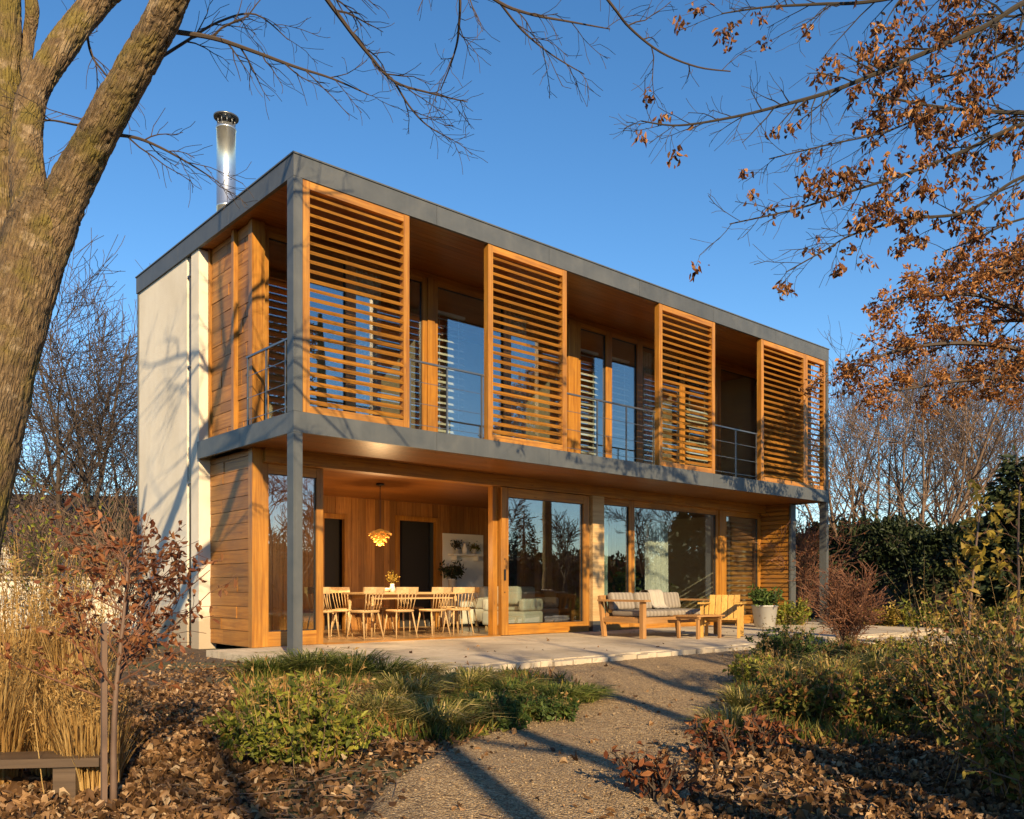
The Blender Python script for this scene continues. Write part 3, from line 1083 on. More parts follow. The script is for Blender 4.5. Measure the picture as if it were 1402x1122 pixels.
def conifer(x, y, h, w, n, seed, label, group=None):
    r = np.random.default_rng(seed)
    o = empty('conifer', (x, y, gz(x, y)))
    tag(o, label, 'tree', group)
    MB().tube([(0, 0, 0), (0, 0, h * .5), (0, 0, h)], [h * .025, h * .018, .01], 7).build('trunk', M['twig'], o, True)
    z = h * (1 - np.sqrt(r.random(n) * .985))
    az = r.random(n) * 2 * pi
    tier = .75 + .25 * np.sin(z * 7 + az * 2)
    rad = w * (1 - z / h) ** .8 * tier * (.35 + .65 * np.sqrt(r.random(n)))
    P = np.stack([np.cos(az) * rad, np.sin(az) * rad, z - rad * .15], 1) + r.normal(size=(n, 3)) * .06
    D = np.stack([np.cos(az), np.sin(az), -.25 + 0 * az], 1) + r.normal(size=(n, 3)) * .45
    MB().leaves(P, D, .26 * (.6 + .8 * r.random(n)), .10, .2, False, r).build('foliage', M['lf_dark'], o)
    return o


p = at(1392, 805, 19.5)
conifer(p[0], p[1], 4.0, 1.5, 7000, 31, 'dark green conifer at the right edge rising above the hedge')

# --- mirrored in the glass: the trees across the garden behind the photographer
GM = 'trees across the garden mirrored in the windows'
conifer(36, -32, 7.0, 2.6, 3500, 41, 'tall dark conifer across the garden', GM)
conifer(21, -30, 5.2, 2.2, 3000, 42, 'smaller dark conifer across the garden', GM)
conifer(52, -31, 6.5, 2.6, 3000, 43, 'far right dark conifer across the garden', GM)
hedge((4, -29), (70, -31), 3.6, 3.0, 9000, 44, 'long dark hedge across the garden behind the photographer', leaf=.4)
for k, (x, y, h, st) in enumerate([(15, -26, 7, 2), (27, -27, 7.5, 2), (33, -25, 6.5, 1), (44, -27, 8, 3), (58, -28, 7.5, 2), (24, -36, 9, 2), (66, -29, 8, 2)]):
    place_tree(x, y, h, 160 + k, ['leafless tree mirrored in the fixed corner window', 'twin stemmed leafless tree mirrored at the left of the sliding door', 'single stemmed leafless tree mirrored in the middle of the sliding door', 'three stemmed leafless tree mirrored in the window above the bench', 'leafless tree mirrored at the right of the window above the bench', 'tallest leafless tree far behind the hedge, mirrored in the glass', 'leafless tree mirrored in the window by the white planter'][k], GM, stems=st, spread=18, r0=.14, counts=(9, 7, 6), twig=.018, up=.08)

# --- shade from behind the camera: bare trunks and low evergreens added on the sunny side to cast it
GS = 'trees behind the photographer that shade the path'
for k, (x, y, h, r_, st) in enumerate([(-6.9, -16.2, 8.5, .18, 1), (-5.75, -15.0, 8.5, .16, 1), (-4.5, -16.2, 9, .17, 2), (-3.2, -15.0, 8.5, .18, 1), (-2.2, -16.4, 9, .17, 2), (-.9, -15.4, 8.5, .16, 1), (.8, -16.6, 9, .17, 2), (-10.0, -14.4, 12, .22, 1)]):
    lo = k == 7
    place_tree(x, y, h, 180 + k, 'bare shade tree behind the photographer', GS, stems=st, spread=7, r0=r_, counts=(7, 4, 3), twig=.008, up=.10, lowest=.5 if lo else .66, lens=(3.4, 1.4, .6) if lo else (1.5, .7, .35))


def leafy_bush(x, y, rx, h, n, seed, label, cat='bush', mat='lf_dark', leaf=.09, group=None, name='leafy_bush', stems=9, hexa=False, z=None, dry=.0):
    """leafy shoots of uneven height rising from a common stool"""
    r = np.random.default_rng(seed)
    o = empty(name, (x, y, gz(x, y) if z is None else z))
    tag(o, label, cat, group)
    ns = max(14, int(n / 55))
    az = r.random(ns) * 6.28
    q = np.sqrt(r.random(ns))
    B = np.stack([np.cos(az) * q * rx * .45, np.sin(az) * q * rx * .45, az * 0], 1)
    lob = .75 + .25 * np.sin(az * 2 + seed) + .2 * np.sin(az * 3 + seed * 1.7)
    D0 = np.stack([np.cos(az) * q * rx * .75 * lob, np.sin(az) * q * rx * .75 * lob, np.full(ns, h)], 1) + r.normal(size=(ns, 3)) * .12 * h
    ln = np.hypot(h, rx * .4) * (.45 + .65 * r.random(ns) ** .8) * (1.08 - .35 * q)
    P = walk(B, D0, ln, 6, .17, -.03, r)
    P[..., 2] = np.maximum(P[..., 2], .005)
    b = MB().tubes(P, np.full((ns, 1), .0035 + .004 * min(1, h)) * np.linspace(1, .3, 6)[None], 3)
    P2, R2 = spawn(P, np.full((ns, 6), .003), 3, .3, .95, .22 * h, 40, 4, .2, .02, r)
    b.tubes(P2, R2, 3)
    b.build('stems', M['twig_warm'], o)
    pa, da = leaf_on(P, max(2, int(n * .55 / ns)), r, leaf * .22, -.15, .12)
    pb, db = leaf_on(P2, max(2, int(n * .45 / len(P2))), r, leaf * .2, -.15, .2)
    pp, dd = np.concatenate([pa, pb]), np.concatenate([da, db])
    pp[:, 2] = np.maximum(pp[:, 2], .01)
    sz = (.4 + 1.1 * r.random(len(pp)) ** 1.4)
    MB().leaves(pp, dd, leaf * sz, leaf * .5 * sz * (.7 + .6 * r.random(len(pp))), .35, hexa, r).build('foliage', M[mat], o)
    if dry:
        m_ = int(ns * dry)
        az = r.random(m_) * 6.28
        P = walk(r.normal(size=(m_, 3)) * np.array([rx * .3, rx * .3, 0]), np.stack([np.cos(az) * .35, np.sin(az) * .35, np.ones(m_)], 1), h * (.9 + .5 * r.random(m_)), 6, .10, .0, r)
        b = MB().tubes(P, np.full((m_, 1), .0022) * np.linspace(1, .5, 6)[None], 3)
        pp, dd = leaf_on(P, 7, r, .01, .4, .45)
        b.leaves(pp, dd, .02 + .03 * r.random(len(pp)), .012, .6, False, r)
        b.build('dry_stems', M['lf_straw'], o)
    return o


for k, (x, y, rx, h) in enumerate([(-1.6, -11.4, 1.1, 2.1), (.5, -10.9, 1.1, 1.75), (-3.0, -11.8, .9, 1.9)]):
    leafy_bush(x, y, rx, h, 2600, 200 + k, 'unseen evergreen bush added to shade the near ground', mat='lf_dark', leaf=.2, group='unseen evergreen bushes added for shade')  # out of view, added to shade the near right ground


# --- the big foreground tree on the left -------------------------------------
def limb(px, sides=20, knob=.06, seed=0, sub=6):
    """smooth tapered limb from (u, v, depth, width px) stations, with knobbly bark relief"""
    px = np.array(px, float)
    P = np.array([at(u, v, d) for u, v, d, w in px])
    rd = px[:, 3] / 2 * px[:, 2] / FPX
    n = len(px)
    tt = np.linspace(0, n - 1, (n - 1) * sub + 1)
    Q = np.zeros((len(tt), 3))
    for k, t in enumerate(tt):           # catmull-rom
        i = min(int(t), n - 2)
        f = t - i
        p0, p1, p2, p3 = P[max(i - 1, 0)], P[i], P[i + 1], P[min(i + 2, n - 1)]
        Q[k] = .5 * (2 * p1 + (p2 - p0) * f + (2 * p0 - 5 * p1 + 4 * p2 - p3) * f * f + (3 * p1 - p0 - 3 * p2 + p3) * f ** 3)
    rr = np.interp(tt, np.arange(n), rd)
    return Q, rr


def tile_noise(nk, ns, ck, cs, r):
    """smooth random field, periodic round the limb"""
    ck, cs = max(2, int(ck)), max(3, int(cs))
    G = r.normal(size=(ck + 2, cs))
    k = np.linspace(0, ck, nk)
    s_ = np.arange(ns) / ns * cs
    i, j = k.astype(int), s_.astype(int)
    fk, fs = k - i, s_ - j
    fk, fs = fk * fk * (3 - 2 * fk), fs * fs * (3 - 2 * fs)
    a_, b_ = G[i][:, j % cs], G[i][:, (j + 1) % cs]
    c_, d_ = G[i + 1][:, j % cs], G[i + 1][:, (j + 1) % cs]
    return (a_ * (1 - fs) + b_ * fs) * (1 - fk)[:, None] + (c_ * (1 - fs) + d_ * fs) * fk[:, None]


def relief(bb, Q, rr, sides, seed, amp):
    """tube with swellings, fissures and broken ridges of bark as real relief"""
    r = np.random.default_rng(seed)
    n = len(Q)
    ln = np.linalg.norm(np.diff(Q, axis=0), axis=1).sum()
    circ = 2 * pi * rr.mean()
    t_ = MB().tubes(Q[None], rr[None], sides)
    V = t_.v[0].reshape(n, sides, 3)
    low = tile_noise(n, sides, ln / .35, 4, r) * .5 + tile_noise(n, sides, ln / .14, 8, r) * .25
    rid = np.abs(tile_noise(n, sides, ln / .13, circ / .032, r) + .4 * tile_noise(n, sides, ln / .05, circ / .02, r))
    fis = np.clip(1 - rid * 2.2, 0, 1)
    fine = tile_noise(n, sides, ln / .03, circ / .014, r)
    rel = 1 + amp * low + (-.013 * fis + .0022 * fine) / rr[:, None] * min(1, circ / .5)
    V = Q[:, None] + (V - Q[:, None]) * rel[..., None]
    bb.add(V.reshape(-1, 3), t_.f[0])
    for f in t_.f[1:]:
        bb.f.append(f + bb.n - n * sides)


big = empty('big_tree', tuple(at(-70, 985, 6.2)))
tag(big, 'large bare tree with mossy forking trunk at the left edge in front of the house', 'tree')
off = np.array(big.location)
trunk_px = [(-118, 1010, 6.2, 154.7), (-92, 900, 6.2, 123.7), (-66, 780, 6.2, 107.8), (-36, 650, 6.2, 99), (-8, 540, 6.2, 91.9), (17, 440, 6.2, 86.5), (42, 350, 6.2, 81.3), (56, 300, 6.2, 74.2), (64, 268, 6.2, 54.8)]
limbs = [
    [(48, 400, 6.25, 46.4), (68, 330, 6.22, 57.6), (92, 262, 6.2, 56), (125, 200, 6.1, 49.6), (158, 140, 6.0, 48), (195, 75, 5.9, 46.4), (226, 18, 5.8, 44), (252, -40, 5.7, 40), (300, -130, 5.6, 32), (350, -260, 5.5, 20.8), (390, -380, 5.4, 8)],
    [(34, 420, 6.2, 48.2), (40, 340, 6.2, 51.6), (40, 262, 6.2, 44.7), (36, 200, 6.25, 39.6), (46, 130, 6.35, 37.8), (80, 70, 6.45, 37), (118, 20, 6.55, 35.3), (160, -25, 6.6, 32.7), (215, -90, 6.7, 27.5), (280, -190, 6.8, 18.9), (330, -330, 6.9, 7.7)],
    [(-14, 580, 6.25, 40), (-12, 500, 6.35, 44), (-8, 420, 6.5, 43), (-5, 320, 6.6, 39.6), (3, 220, 6.7, 36.1), (9, 120, 6.7, 36.1), (10, 20, 6.7, 36.1), (8, -90, 6.7, 31), (-10, -230, 6.7, 20.6), (0, -380, 6.7, 6.9)],
    [(47, 140, 6.34, 12), (36, 100, 6.6, 13), (38, 60, 6.8, 15.5), (44, 15, 6.8, 17.2), (40, -40, 6.8, 13.8), (60, -140, 6.8, 6.9)],
]
LIMBS = []
for k, lp in enumerate(limbs):
    LIMBS.append((lp, k))


def bark_part(name, lp, sub, sides, seed, amp):
    Q, rr = limb(lp, sub=sub)
    d = unit(Q[-1] - Q[0])
    rot = Vector((0, 0, 1)).rotation_difference(Vector(d)).to_matrix()
    rm = np.array(rot)
    b = MB()
    relief(b, Q, rr, sides, seed, amp)
    b.v = [(v_ - Q[0]) @ rm for v_ in b.v]
    o = b.build(name, M['bark'], big, True, tuple(Q[0] - off))
    o.rotation_euler = rot.to_euler()
    return o


def sprig(px, d0, d1, w0, w1, sub=5):
    px = np.array(px, float)
    dd = np.linspace(d0, d1, len(px))
    ww = np.linspace(w0, w1, len(px))
    return limb(np.column_stack([px, dd, ww]), sub=sub)


bark_part('trunk', trunk_px, 30, 120, 1, .05)
for lp, k in LIMBS:
    bark_part('limb', lp, 24, 84, 5 + k, .06)

twig_lines = [
    ([(226, 42), (290, 52), (345, 70), (405, 92), (455, 108), (505, 130)], 5.9, 6.6, 7, 1.5, 9),
    ([(330, -205), (392, -130), (430, -30), (470, 30), (505, 75), (540, 112), (590, 128), (640, 140)], 5.6, 6.8, 9, 1.3, 12),
    ([(540, 112), (560, 145), (585, 172), (620, 192)], 6.5, 6.8, 3.2, 1.2, 6),
    ([(352, -262), (480, -240), (575, -150), (625, -30), (628, 40), (620, 80), (603, 124)], 5.6, 6.6, 7, 1.5, 9),
    ([(352, -262), (450, -190), (560, -90), (670, -5), (720, 18), (780, 30), (835, 40)], 5.6, 6.6, 8, 1.4, 7),
    ([(685, 5), (715, 42), (755, 75), (800, 102)], 6.3, 6.8, 3.5, 1.2, 5),
    ([(360, -290), (520, -270), (720, -140), (832, 0), (862, 38), (905, 72), (955, 92), (1000, 98)], 5.6, 7.2, 6, 1.6, 8),
    ([(160, 185), (190, 190), (225, 205), (262, 226), (300, 250)], 6.1, 6.5, 5, 1.3, 8),
    ([(150, 170), (110, 172), (66, 165), (30, 175)], 6.2, 6.6, 4, 1.5, 5),
    ([(195, 95), (250, 60), (300, 30), (350, 20), (395, 55)], 6.0, 6.6, 5, 1.2, 9),
    ([(118, 30), (125, 75), (150, 110), (170, 150)], 6.6, 6.9, 4, 1.2, 6),
    ([(60, 130), (66, 80), (95, 40)], 6.7, 6.9, 4, 1.2, 4),
]
b = MB()
r = np.random.default_rng(77)
for (px, d0, d1, w0, w1, cn) in twig_lines:
    Q, rr = sprig(px, d0, d1, w0, w1)
    P, Rd = (Q - off)[None], rr[None]
    b.tubes(P, Rd, 6)
    P, Rd = spawn(P, Rd, cn, .12, 1.0, .42, 38, 6, .14, -.03, r, .62, .3)
    b.tubes(P, np.maximum(Rd, .0028), 4)
    P, Rd = spawn(P, Rd, 6, .15, 1.0, .20, 40, 4, .2, -.02, r, .7, .4)
    b.tubes(P, np.maximum(Rd, .0021), 3)
b.build('twigs', M['twig'], big)
# hidden upper crown: casts the dappled shade
b = MB()
az = np.arange(10) * .63
hi = np.array([at(350, -260, 5.5) if k_ % 2 else at(300, -240, 6.82) for k_ in range(10)]) - off
P = walk(hi, np.stack([np.cos(az), np.sin(az), .9 + 0 * az], 1), np.full(10, 2.3), 7, .14, .02, r)
Rd = np.full((10, 1), .035) * np.linspace(1, .25, 7)[None]
b.tubes(P, Rd, 5)
P, Rd = spawn(P, Rd, 7, .2, 1, .9, 42, 5, .16, .03, r)
b.tubes(P, np.maximum(Rd, .004), 4)
P, Rd = spawn(P, Rd, 5, .2, 1, .4, 42, 4, .16, .0, r)
b.tubes(P, np.maximum(Rd, .003), 3)
b.build('upper_crown', M['twig'], big)

# --- oak on the right, brown leaves still hanging -----------------------------
oak_at = at(1640, 905, 9.4)
oak_at[2] = gz(oak_at[0], oak_at[1])
oak = empty('oak_tree', tuple(oak_at))
tag(oak, 'oak with hanging brown leaves whose branches reach in from the upper right', 'tree')
off = oak_at
Q, rr = limb([(1640, 925, 9.4, 60), (1635, 800, 9.4, 50), (1630, 500, 9.4, 44), (1620, 250, 9.3, 38), (1600, 50, 9.3, 30), (1590, -120, 9.3, 14)], sub=6)
b = MB()
relief(b, Q - off, rr, 18, 21, .03)
b.build('trunk', M['bark'], oak, True)
oak_lines = [
    ([(1600, -60), (1500, -40), (1402, 4), (1343, 39), (1227, 89), (1142, 124), (1076, 143), (1007, 160), (930, 172), (878, 166)], 9.3, 8.6, 16, 1.6, 30),
    ([(1610, 120), (1500, 158), (1402, 155), (1324, 151), (1262, 143), (1190, 128)], 9.3, 9.2, 13, 2.5, 20),
    ([(1300, 150), (1277, 155), (1208, 182), (1131, 199), (1053, 218)], 9.2, 8.9, 5, 1.6, 15),
    ([(1620, 230), (1500, 150), (1402, 170), (1324, 205), (1247, 236), (1169, 261), (1092, 286), (999, 307)], 9.4, 8.8, 13, 1.6, 24),
    ([(1620, 300), (1500, 230), (1402, 242), (1324, 290), (1247, 300), (1169, 321), (1131, 342), (1076, 373)], 9.4, 9.0, 10, 1.6, 20),
    ([(1600, -80), (1400, -40), (1208, 0), (1120, 6), (1050, 10), (988, 19)], 9.3, 8.8, 11, 1.6, 18),
    ([(1610, 60), (1480, 40), (1402, 60), (1330, 95), (1270, 110)], 9.3, 9.6, 9, 2, 12),
    ([(1620, 330), (1500, 290), (1400, 300), (1330, 330), (1290, 345)], 9.4, 9.3, 8, 1.6, 9),
    ([(1600, -20), (1480, -30), (1400, 20), (1340, 20), (1280, 40)], 9.2, 9.5, 8, 1.6, 10),
]
b = MB()
lf = MB()
for (px, d0, d1, w0, w1, cn) in oak_lines:
    Q, rr = sprig(px, d0, d1, w0 * .62, w1, 6)
    P, Rd = (Q - off)[None], rr[None]
    b.tubes(P, Rd, 6)
    P1, R1 = spawn(P, Rd, int(cn * 1.3), .2, 1.0, .58, 44, 5, .16, -.05, r, .5, .35)
    b.tubes(P1, np.maximum(R1, .0035), 4)
    P2, R2 = spawn(P1, R1, 4, .3, 1.0, .28, 42, 4, .2, -.05, r, .6, .4)
    b.tubes(P2, np.maximum(R2, .0025), 3)
    # leaves hang in bunches at some twig ends, more towards the trunk
    cenx = P2[:, -1]
    uu = (cenx + off - CAM) @ RGT / ((cenx + off - CAM) @ FWD) * FPX + 701
    vv = 805.4 - (cenx + off - CAM)[:, 2] / ((cenx + off - CAM) @ FWD) * FPX
    cl = .5 + .5 * np.sin(cenx[:, 0] * 5.1 + 1) * np.sin(cenx[:, 2] * 6.3) + .3 * np.sin(cenx[:, 1] * 4)
    dens = np.clip(-.20 + cl * .75 + np.clip((uu - 1040) / 550, -.35, .42), .012, .9)
    keep = r.random(len(cenx)) < dens
    bunch = P2[keep]
    pp, dd = leaf_on(bunch, 15, r, .035, 1.1, .6)
    lf.leaves(pp, dd, .04 + .062 * r.random(len(pp)), .018 + .024 * r.random(len(pp)), .65, True, r)
    pp, dd = leaf_on(P[:, 3 * len(Q[0:1]):], 3, r, .03, 1.2, .6)
    lf.leaves(pp, dd, .06 + .05 * r.random(len(pp)), .028 + .02 * r.random(len(pp)), .6, True, r)
b.build('branches', M['dark_twig'], oak)
lf.build('leaves', M['lf_oak'], oak)

# --- copper beech behind it, sunlit -------------------------------------------
bp = at(1500, 860, 15.0)
bp[2] = gz(bp[0], bp[1])
beech = empty('beech_tree', tuple(bp))
tag(beech, 'sunlit copper leaved beech bough spreading above the hedge right of the house', 'tree')
Q, rr = limb([(1500, 870, 15, 26), (1495, 700, 15, 22), (1485, 520, 15, 20), (1480, 350, 15, 14), (1470, 250, 15, 6)], sub=6)
b = MB()
relief(b, Q - bp, rr, 14, 33, .03)
b.build('trunk', M['bark'], beech, True)
b = MB()
lf = MB()
for (px, d0, d1, w0, w1, cn, per) in [
    ([(1485, 520), (1400, 480), (1310, 470), (1230, 480), (1180, 500), (1142, 520)], 15, 14.2, 9, 1.6, 26, 11),
    ([(1485, 480), (1400, 430), (1340, 405), (1270, 405), (1205, 412)], 15, 14.6, 9, 1.6, 26, 11),
    ([(1484, 420), (1420, 380), (1370, 372), (1310, 380), (1262, 392)], 15, 15, 8, 1.6, 26, 14),
    ([(1484, 560), (1400, 520), (1330, 520), (1260, 530), (1190, 540)], 15, 14.6, 8, 1.6, 26, 13),
    ([(1484, 450), (1420, 440), (1370, 440), (1300, 450), (1240, 460)], 15, 15.4, 8, 1.6, 26, 14),
    ([(1484, 400), (1440, 360), (1410, 350), (1370, 362)], 15, 15.4, 7, 1.6, 18, 15),
    ([(1484, 500), (1440, 490), (1390, 500), (1340, 495)], 15, 15.6, 7, 1.6, 18, 14),
]:
    Q, rr = sprig(px, d0, d1, w0, w1, 5)
    P, Rd = (Q - bp)[None], rr[None]
    b.tubes(P, Rd, 5)
    P1, R1 = spawn(P, Rd, cn, .15, 1.0, .62, 46, 5, .16, .01, r, .5, .35)
    b.tubes(P1, np.maximum(R1, .004), 3)
    P2, R2 = spawn(P1, R1, 4, .2, 1.0, .28, 45, 4, .2, .0, r, .6, .4)
    b.tubes(P2, np.maximum(R2, .003), 3)
    pp, dd = leaf_on(P2, per, r, .04, .3, .2)
    lf.leaves(pp, dd, .06 + .06 * r.random(len(pp)), .03 + .03 * r.random(len(pp)), .5, False, r)
b.build('branches', M['twig'], beech)
lf.build('leaves', M['lf_beech'], beech)


# --- neighbours on the left ----------------------------------------------------
p = at(128, 805, 36)
nb = empty('neighbour_house', (p[0], p[1], -.2), -.5)
tag(nb, 'distant white house with dark tiled roof behind shrubs left of the end wall', 'house')
b = MB().box(-3.2, 3.2, -2.5, 2.5, 0, 3.0)
b.add([(-3.2, -2.5, 3.0), (-3.2, 2.5, 3.0), (-3.2, 0, 4.6), (3.2, -2.5, 3.0), (3.2, 2.5, 3.0), (3.2, 0, 4.6)], [(0, 2, 1), (3, 4, 5)])
b.build('wall', M['render'], nb)
b = MB()
for s in (-1, 1):
    b.obox((0, s * 1.42, 3.88), (1, 0, 0), (0, s * .842, -.54), (0, s * .54, .842), 3.5, 1.72, .07)
b.build('roof', M['tile'], nb)
for x in (-1.9, .2, 2.1):
    f = MB().box(x - .45, x + .45, -2.56, -2.503, 1.0, 2.3).build('window', M['white_paint'], nb)
    MB().box(x - .38, x + .38, -2.575, -2.562, 1.07, 2.23).build('pane', M['painted_dark'], f)
p = at(30, 805, 17)
gw = empty('garden_wall', (p[0], p[1], -.4), -.62)
tag(gw, 'low cream garden wall behind the tall straw grass', 'wall')
MB().box(-4, 2.7, -.12, .12, 0, 1.35).build('wall_body', M['render'], gw)
MB().box(-4.04, 2.74, -.16, .16, 1.352, 1.42).build('coping', M['paving'], gw)


def twig_shrub(x, y, h, w, seed, label, mat, leafmat_=None, per=0, leaf=.05, group=None, name='bare_shrub', stems=14, counts=(5, 4), cat='shrub', z=None, tw=.003, r0=.010):
    r = np.random.default_rng(seed)
    o = empty(name, (x, y, gz(x, y) if z is None else z))
    tag(o, label, cat, group)
    az = r.random(stems) * 6.28
    sp = w / h
    D0 = np.stack([np.cos(az) * sp * r.random(stems), np.sin(az) * sp * r.random(stems), np.ones(stems)], 1)
    P = walk(r.normal(size=(stems, 3)) * np.array([.05, .05, 0]), D0, h * (.7 + .35 * r.random(stems)), 7, .12, .02, r)
    Rd = np.full((stems, 1), r0) * np.linspace(1, .3, 7)[None]
    b = MB().tubes(P, Rd, 5)
    allp = []
    for lv, c in enumerate(counts):
        P, Rd = spawn(P, Rd, c, .15, 1, h * (.36 if lv == 0 else .18), 38, 5 if lv == 0 else 4, .15, .06, r, .65, .35)
        Rd = np.maximum(Rd, tw)
        b.tubes(P, Rd, 3)
    b.build('stems', M[mat], o)
    if per:
        pp, dd = leaf_on(P, per, r, leaf * .3, .3, .2)
        MB().leaves(pp, dd, leaf * (.6 + .8 * r.random(len(pp))), leaf * .55, .45, True, r).build('leaves', M[leafmat_], o)
    return o


# shrubs in the left middle distance
for k, (u, d, h, w, mt, lm, per, lb) in enumerate([
    (62, 14.5, 2.2, 1.3, 'twig', 'lf_lime', 1, 'loose olive leaved shrub between the big trunk and the garden wall'),
    (112, 17, 2.4, 1.3, 'twig_warm', None, 0, 'bare twiggy shrub in front of the distant white house'),
    (165, 15, 2.3, 1.0, 'twig_warm', None, 0, 'bare twiggy shrub against the foot of the cream end wall'),
    (30, 19, 2.6, 1.5, 'twig_warm', 'lf_rust', 1, 'rust tinged twiggy shrub behind the big trunk'),
    (140, 20, 2.5, 1.2, 'twig', 'lf_dark', 3, 'dark leaved shrub beside the cream end wall'),
]):
    p = at(u, 805, d)
    twig_shrub(p[0], p[1], h, w, 300 + k, lb, mt, lm, per, .08, 'shrubs between the trunk and the end wall', counts=(6, 5), stems=16, tw=.004)


# --- grass makers ----------------------------------------------------------------
def blades(n, h, w, spread, lean, r, base=.06, wid=.006):
    az = r.random(n) * 6.28
    b0 = np.stack([np.cos(az), np.sin(az)], 1) * (np.sqrt(r.random(n)) * base)[:, None]
    hh = h * (.5 + .6 * r.random(n))
    out = spread * (.2 + .9 * r.random(n))
    az2 = az + r.normal(size=n) * .6
    dr = np.stack([np.cos(az2), np.sin(az2)], 1)
    ts = np.array([0, .35, .7, 1.0])
    P = np.zeros((n, 4, 3))
    for k, t in enumerate(ts):
        P[:, k, :2] = b0 + dr * (out * t ** 1.7)[:, None]
        P[:, k, 2] = hh * (t - lean * t ** 3)
    sd_ = np.stack([-dr[:, 1], dr[:, 0], r.normal(size=n) * .3], 1)
    ww = wid * (.6 + .8 * r.random(n))
    V = []
    for k, f in enumerate((1, .9, .6, .08)):
        V += [P[:, k] - sd_ * (ww * f)[:, None] * .5, P[:, k] + sd_ * (ww * f)[:, None] * .5]
    V = np.stack(V, 1)
    i = np.arange(n)[:, None] * 8
    F = np.concatenate([i + np.array([[0, 1, 3, 2]]), i + np.array([[2, 3, 5, 4]]), i + np.array([[4, 5, 7, 6]])])
    return V.reshape(-1, 3), F


def grass_tuft(x, y, h, spread, n, seed, label, mat, wid=.007, lean=.35, base=.07, group=None, name='grass_tuft', plumes=0):
    r = np.random.default_rng(seed)
    o = empty(name, (x, y, gz(x, y) - .01))
    tag(o, label, 'grass', group)
    V, F = blades(n, h, .0, spread, lean, r, base, wid)
    MB().add(V, F).build('blades', M[mat], o)
    if plumes:
        az = r.random(plumes) * 6.28
        st = r.normal(size=(plumes, 3)) * np.array([base * .5, base * .5, 0])
        P = walk(st, np.stack([np.cos(az) * .16, np.sin(az) * .16, np.ones(plumes)], 1), h * (.9 + .35 * r.random(plumes)), 6, .05, .01, r)
        b = MB().tubes(P, np.full((plumes, 1), .0028) * np.linspace(1, .5, 6)[None], 3)
        pp, dd = leaf_on(P, 26, r, .008, -.5, .68)
        b.leaves(pp, dd, .035, .008, .2, False, r)
        b.build('seed_heads', M['lf_straw'], o)
    return o


# tall straw grass at the left
GT = 'tall straw grasses at the left edge'
straw = [(12, 4.9, 1.05, 'tallest straw grass clump at the left edge under the big trunk'),
         (62, 5.2, 1.0, 'straw grass clump in the middle of the left hand stand'),
         (104, 5.0, .9, 'straw grass clump beside the rusty leaved sapling'),
         (-12, 4.2, .75, 'straw grass clump behind the left end of the plank bench'),
         (84, 4.4, .55, 'short straw grass clump just behind the plank bench'),
         (126, 4.15, .52, 'short straw grass clump at the right end of the plank bench')]
for k, (u, d, h, lb) in enumerate(straw):
    p = at(u, 805, d)
    grass_tuft(p[0], p[1], h, h * .28, 420, 400 + k, lb, 'lf_straw', .008, .12, .13, GT, 'tall_grass', 26)

# --- planted beds -------------------------------------------------------------
bed_left = [  # u, v(base), kind, size, label
    (425, 928, 'green', .42, 'green grass tuft beside the near corner post'),
    (485, 932, 'green', .42, 'green grass tuft on the terrace edge right of the corner post'),
    (368, 930, 'green', .34, 'small green grass tuft left of the corner post'),
    (525, 936, 'green', .36, 'green grass tuft hiding the terrace corner'),
    (640, 950, 'tuft', .30, 'pale winter grass tuft facing the open dining bay'),
    (560, 965, 'tuft', .34, 'straw tinged grass tuft in the middle of the left bed'),
    (600, 1005, 'tuft', .32, 'pale grass tuft spilling toward the gravel in the left bed'),
    (520, 985, 'tuft', .28, 'straw coloured tuft behind the yellow green shrub'),
    (575, 935, 'tuft', .28, 'pale tuft in front of the terrace corner'),
    (700, 962, 'green', .28, 'dark green tuft on the gravel side of the left bed'),
    (760, 970, 'green', .28, 'dark green tuft at the tip of the left bed'),
    (730, 985, 'green', .25, 'low dark green tuft overhanging the gravel'),
    (665, 985, 'green', .28, 'dark green tuft right of the pale grasses'),
    (790, 962, 'green', .22, 'outermost green tuft where the left bed meets the gravel'),
]


def ground_at(u, v):
    d = 5.0
    for _ in range(12):
        p = at(u, v, d)
        z = gz(p[0], p[1])
        d = (CAM[2] - z) * FPX / (v - 805.4)
    return at(u, v, d), d


GBL = 'tufts in the left bed'
for k, (u, v, kd, h, lb) in enumerate(bed_left):
    p, d = ground_at(u, v)
    grass_tuft(p[0], p[1], h * 1.25, h * 1.3, 520, 500 + k, lb, 'lf_tuft_green' if kd == 'green' else 'lf_tuft', .009, .5, .16, GBL)
for k, (u, v, rx, h, mt, n, lb) in enumerate([
    (415, 1045, .44, .46, 'lf_lime', 4600, 'yellow green leafy shrub at the front of the left bed'),
    (365, 1030, .30, .36, 'lf_lime', 2200, 'small yellow green shrub on the leaf litter left of the larger one'),
    (690, 1000, .28, .26, 'lf_green', 1300, 'low dark green leafy cushion beside the gravel in the left bed'),
    (755, 990, .26, .22, 'lf_green', 1200, 'low dark green leafy cushion at the gravel tip of the left bed'),
]):
    p, d = ground_at(u, v)
    leafy_bush(p[0], p[1], rx, h, n, 560 + k, lb, 'shrub', mt, .038, 'leafy shrubs in the left bed', 'low_shrub', 12, True, None, .35)

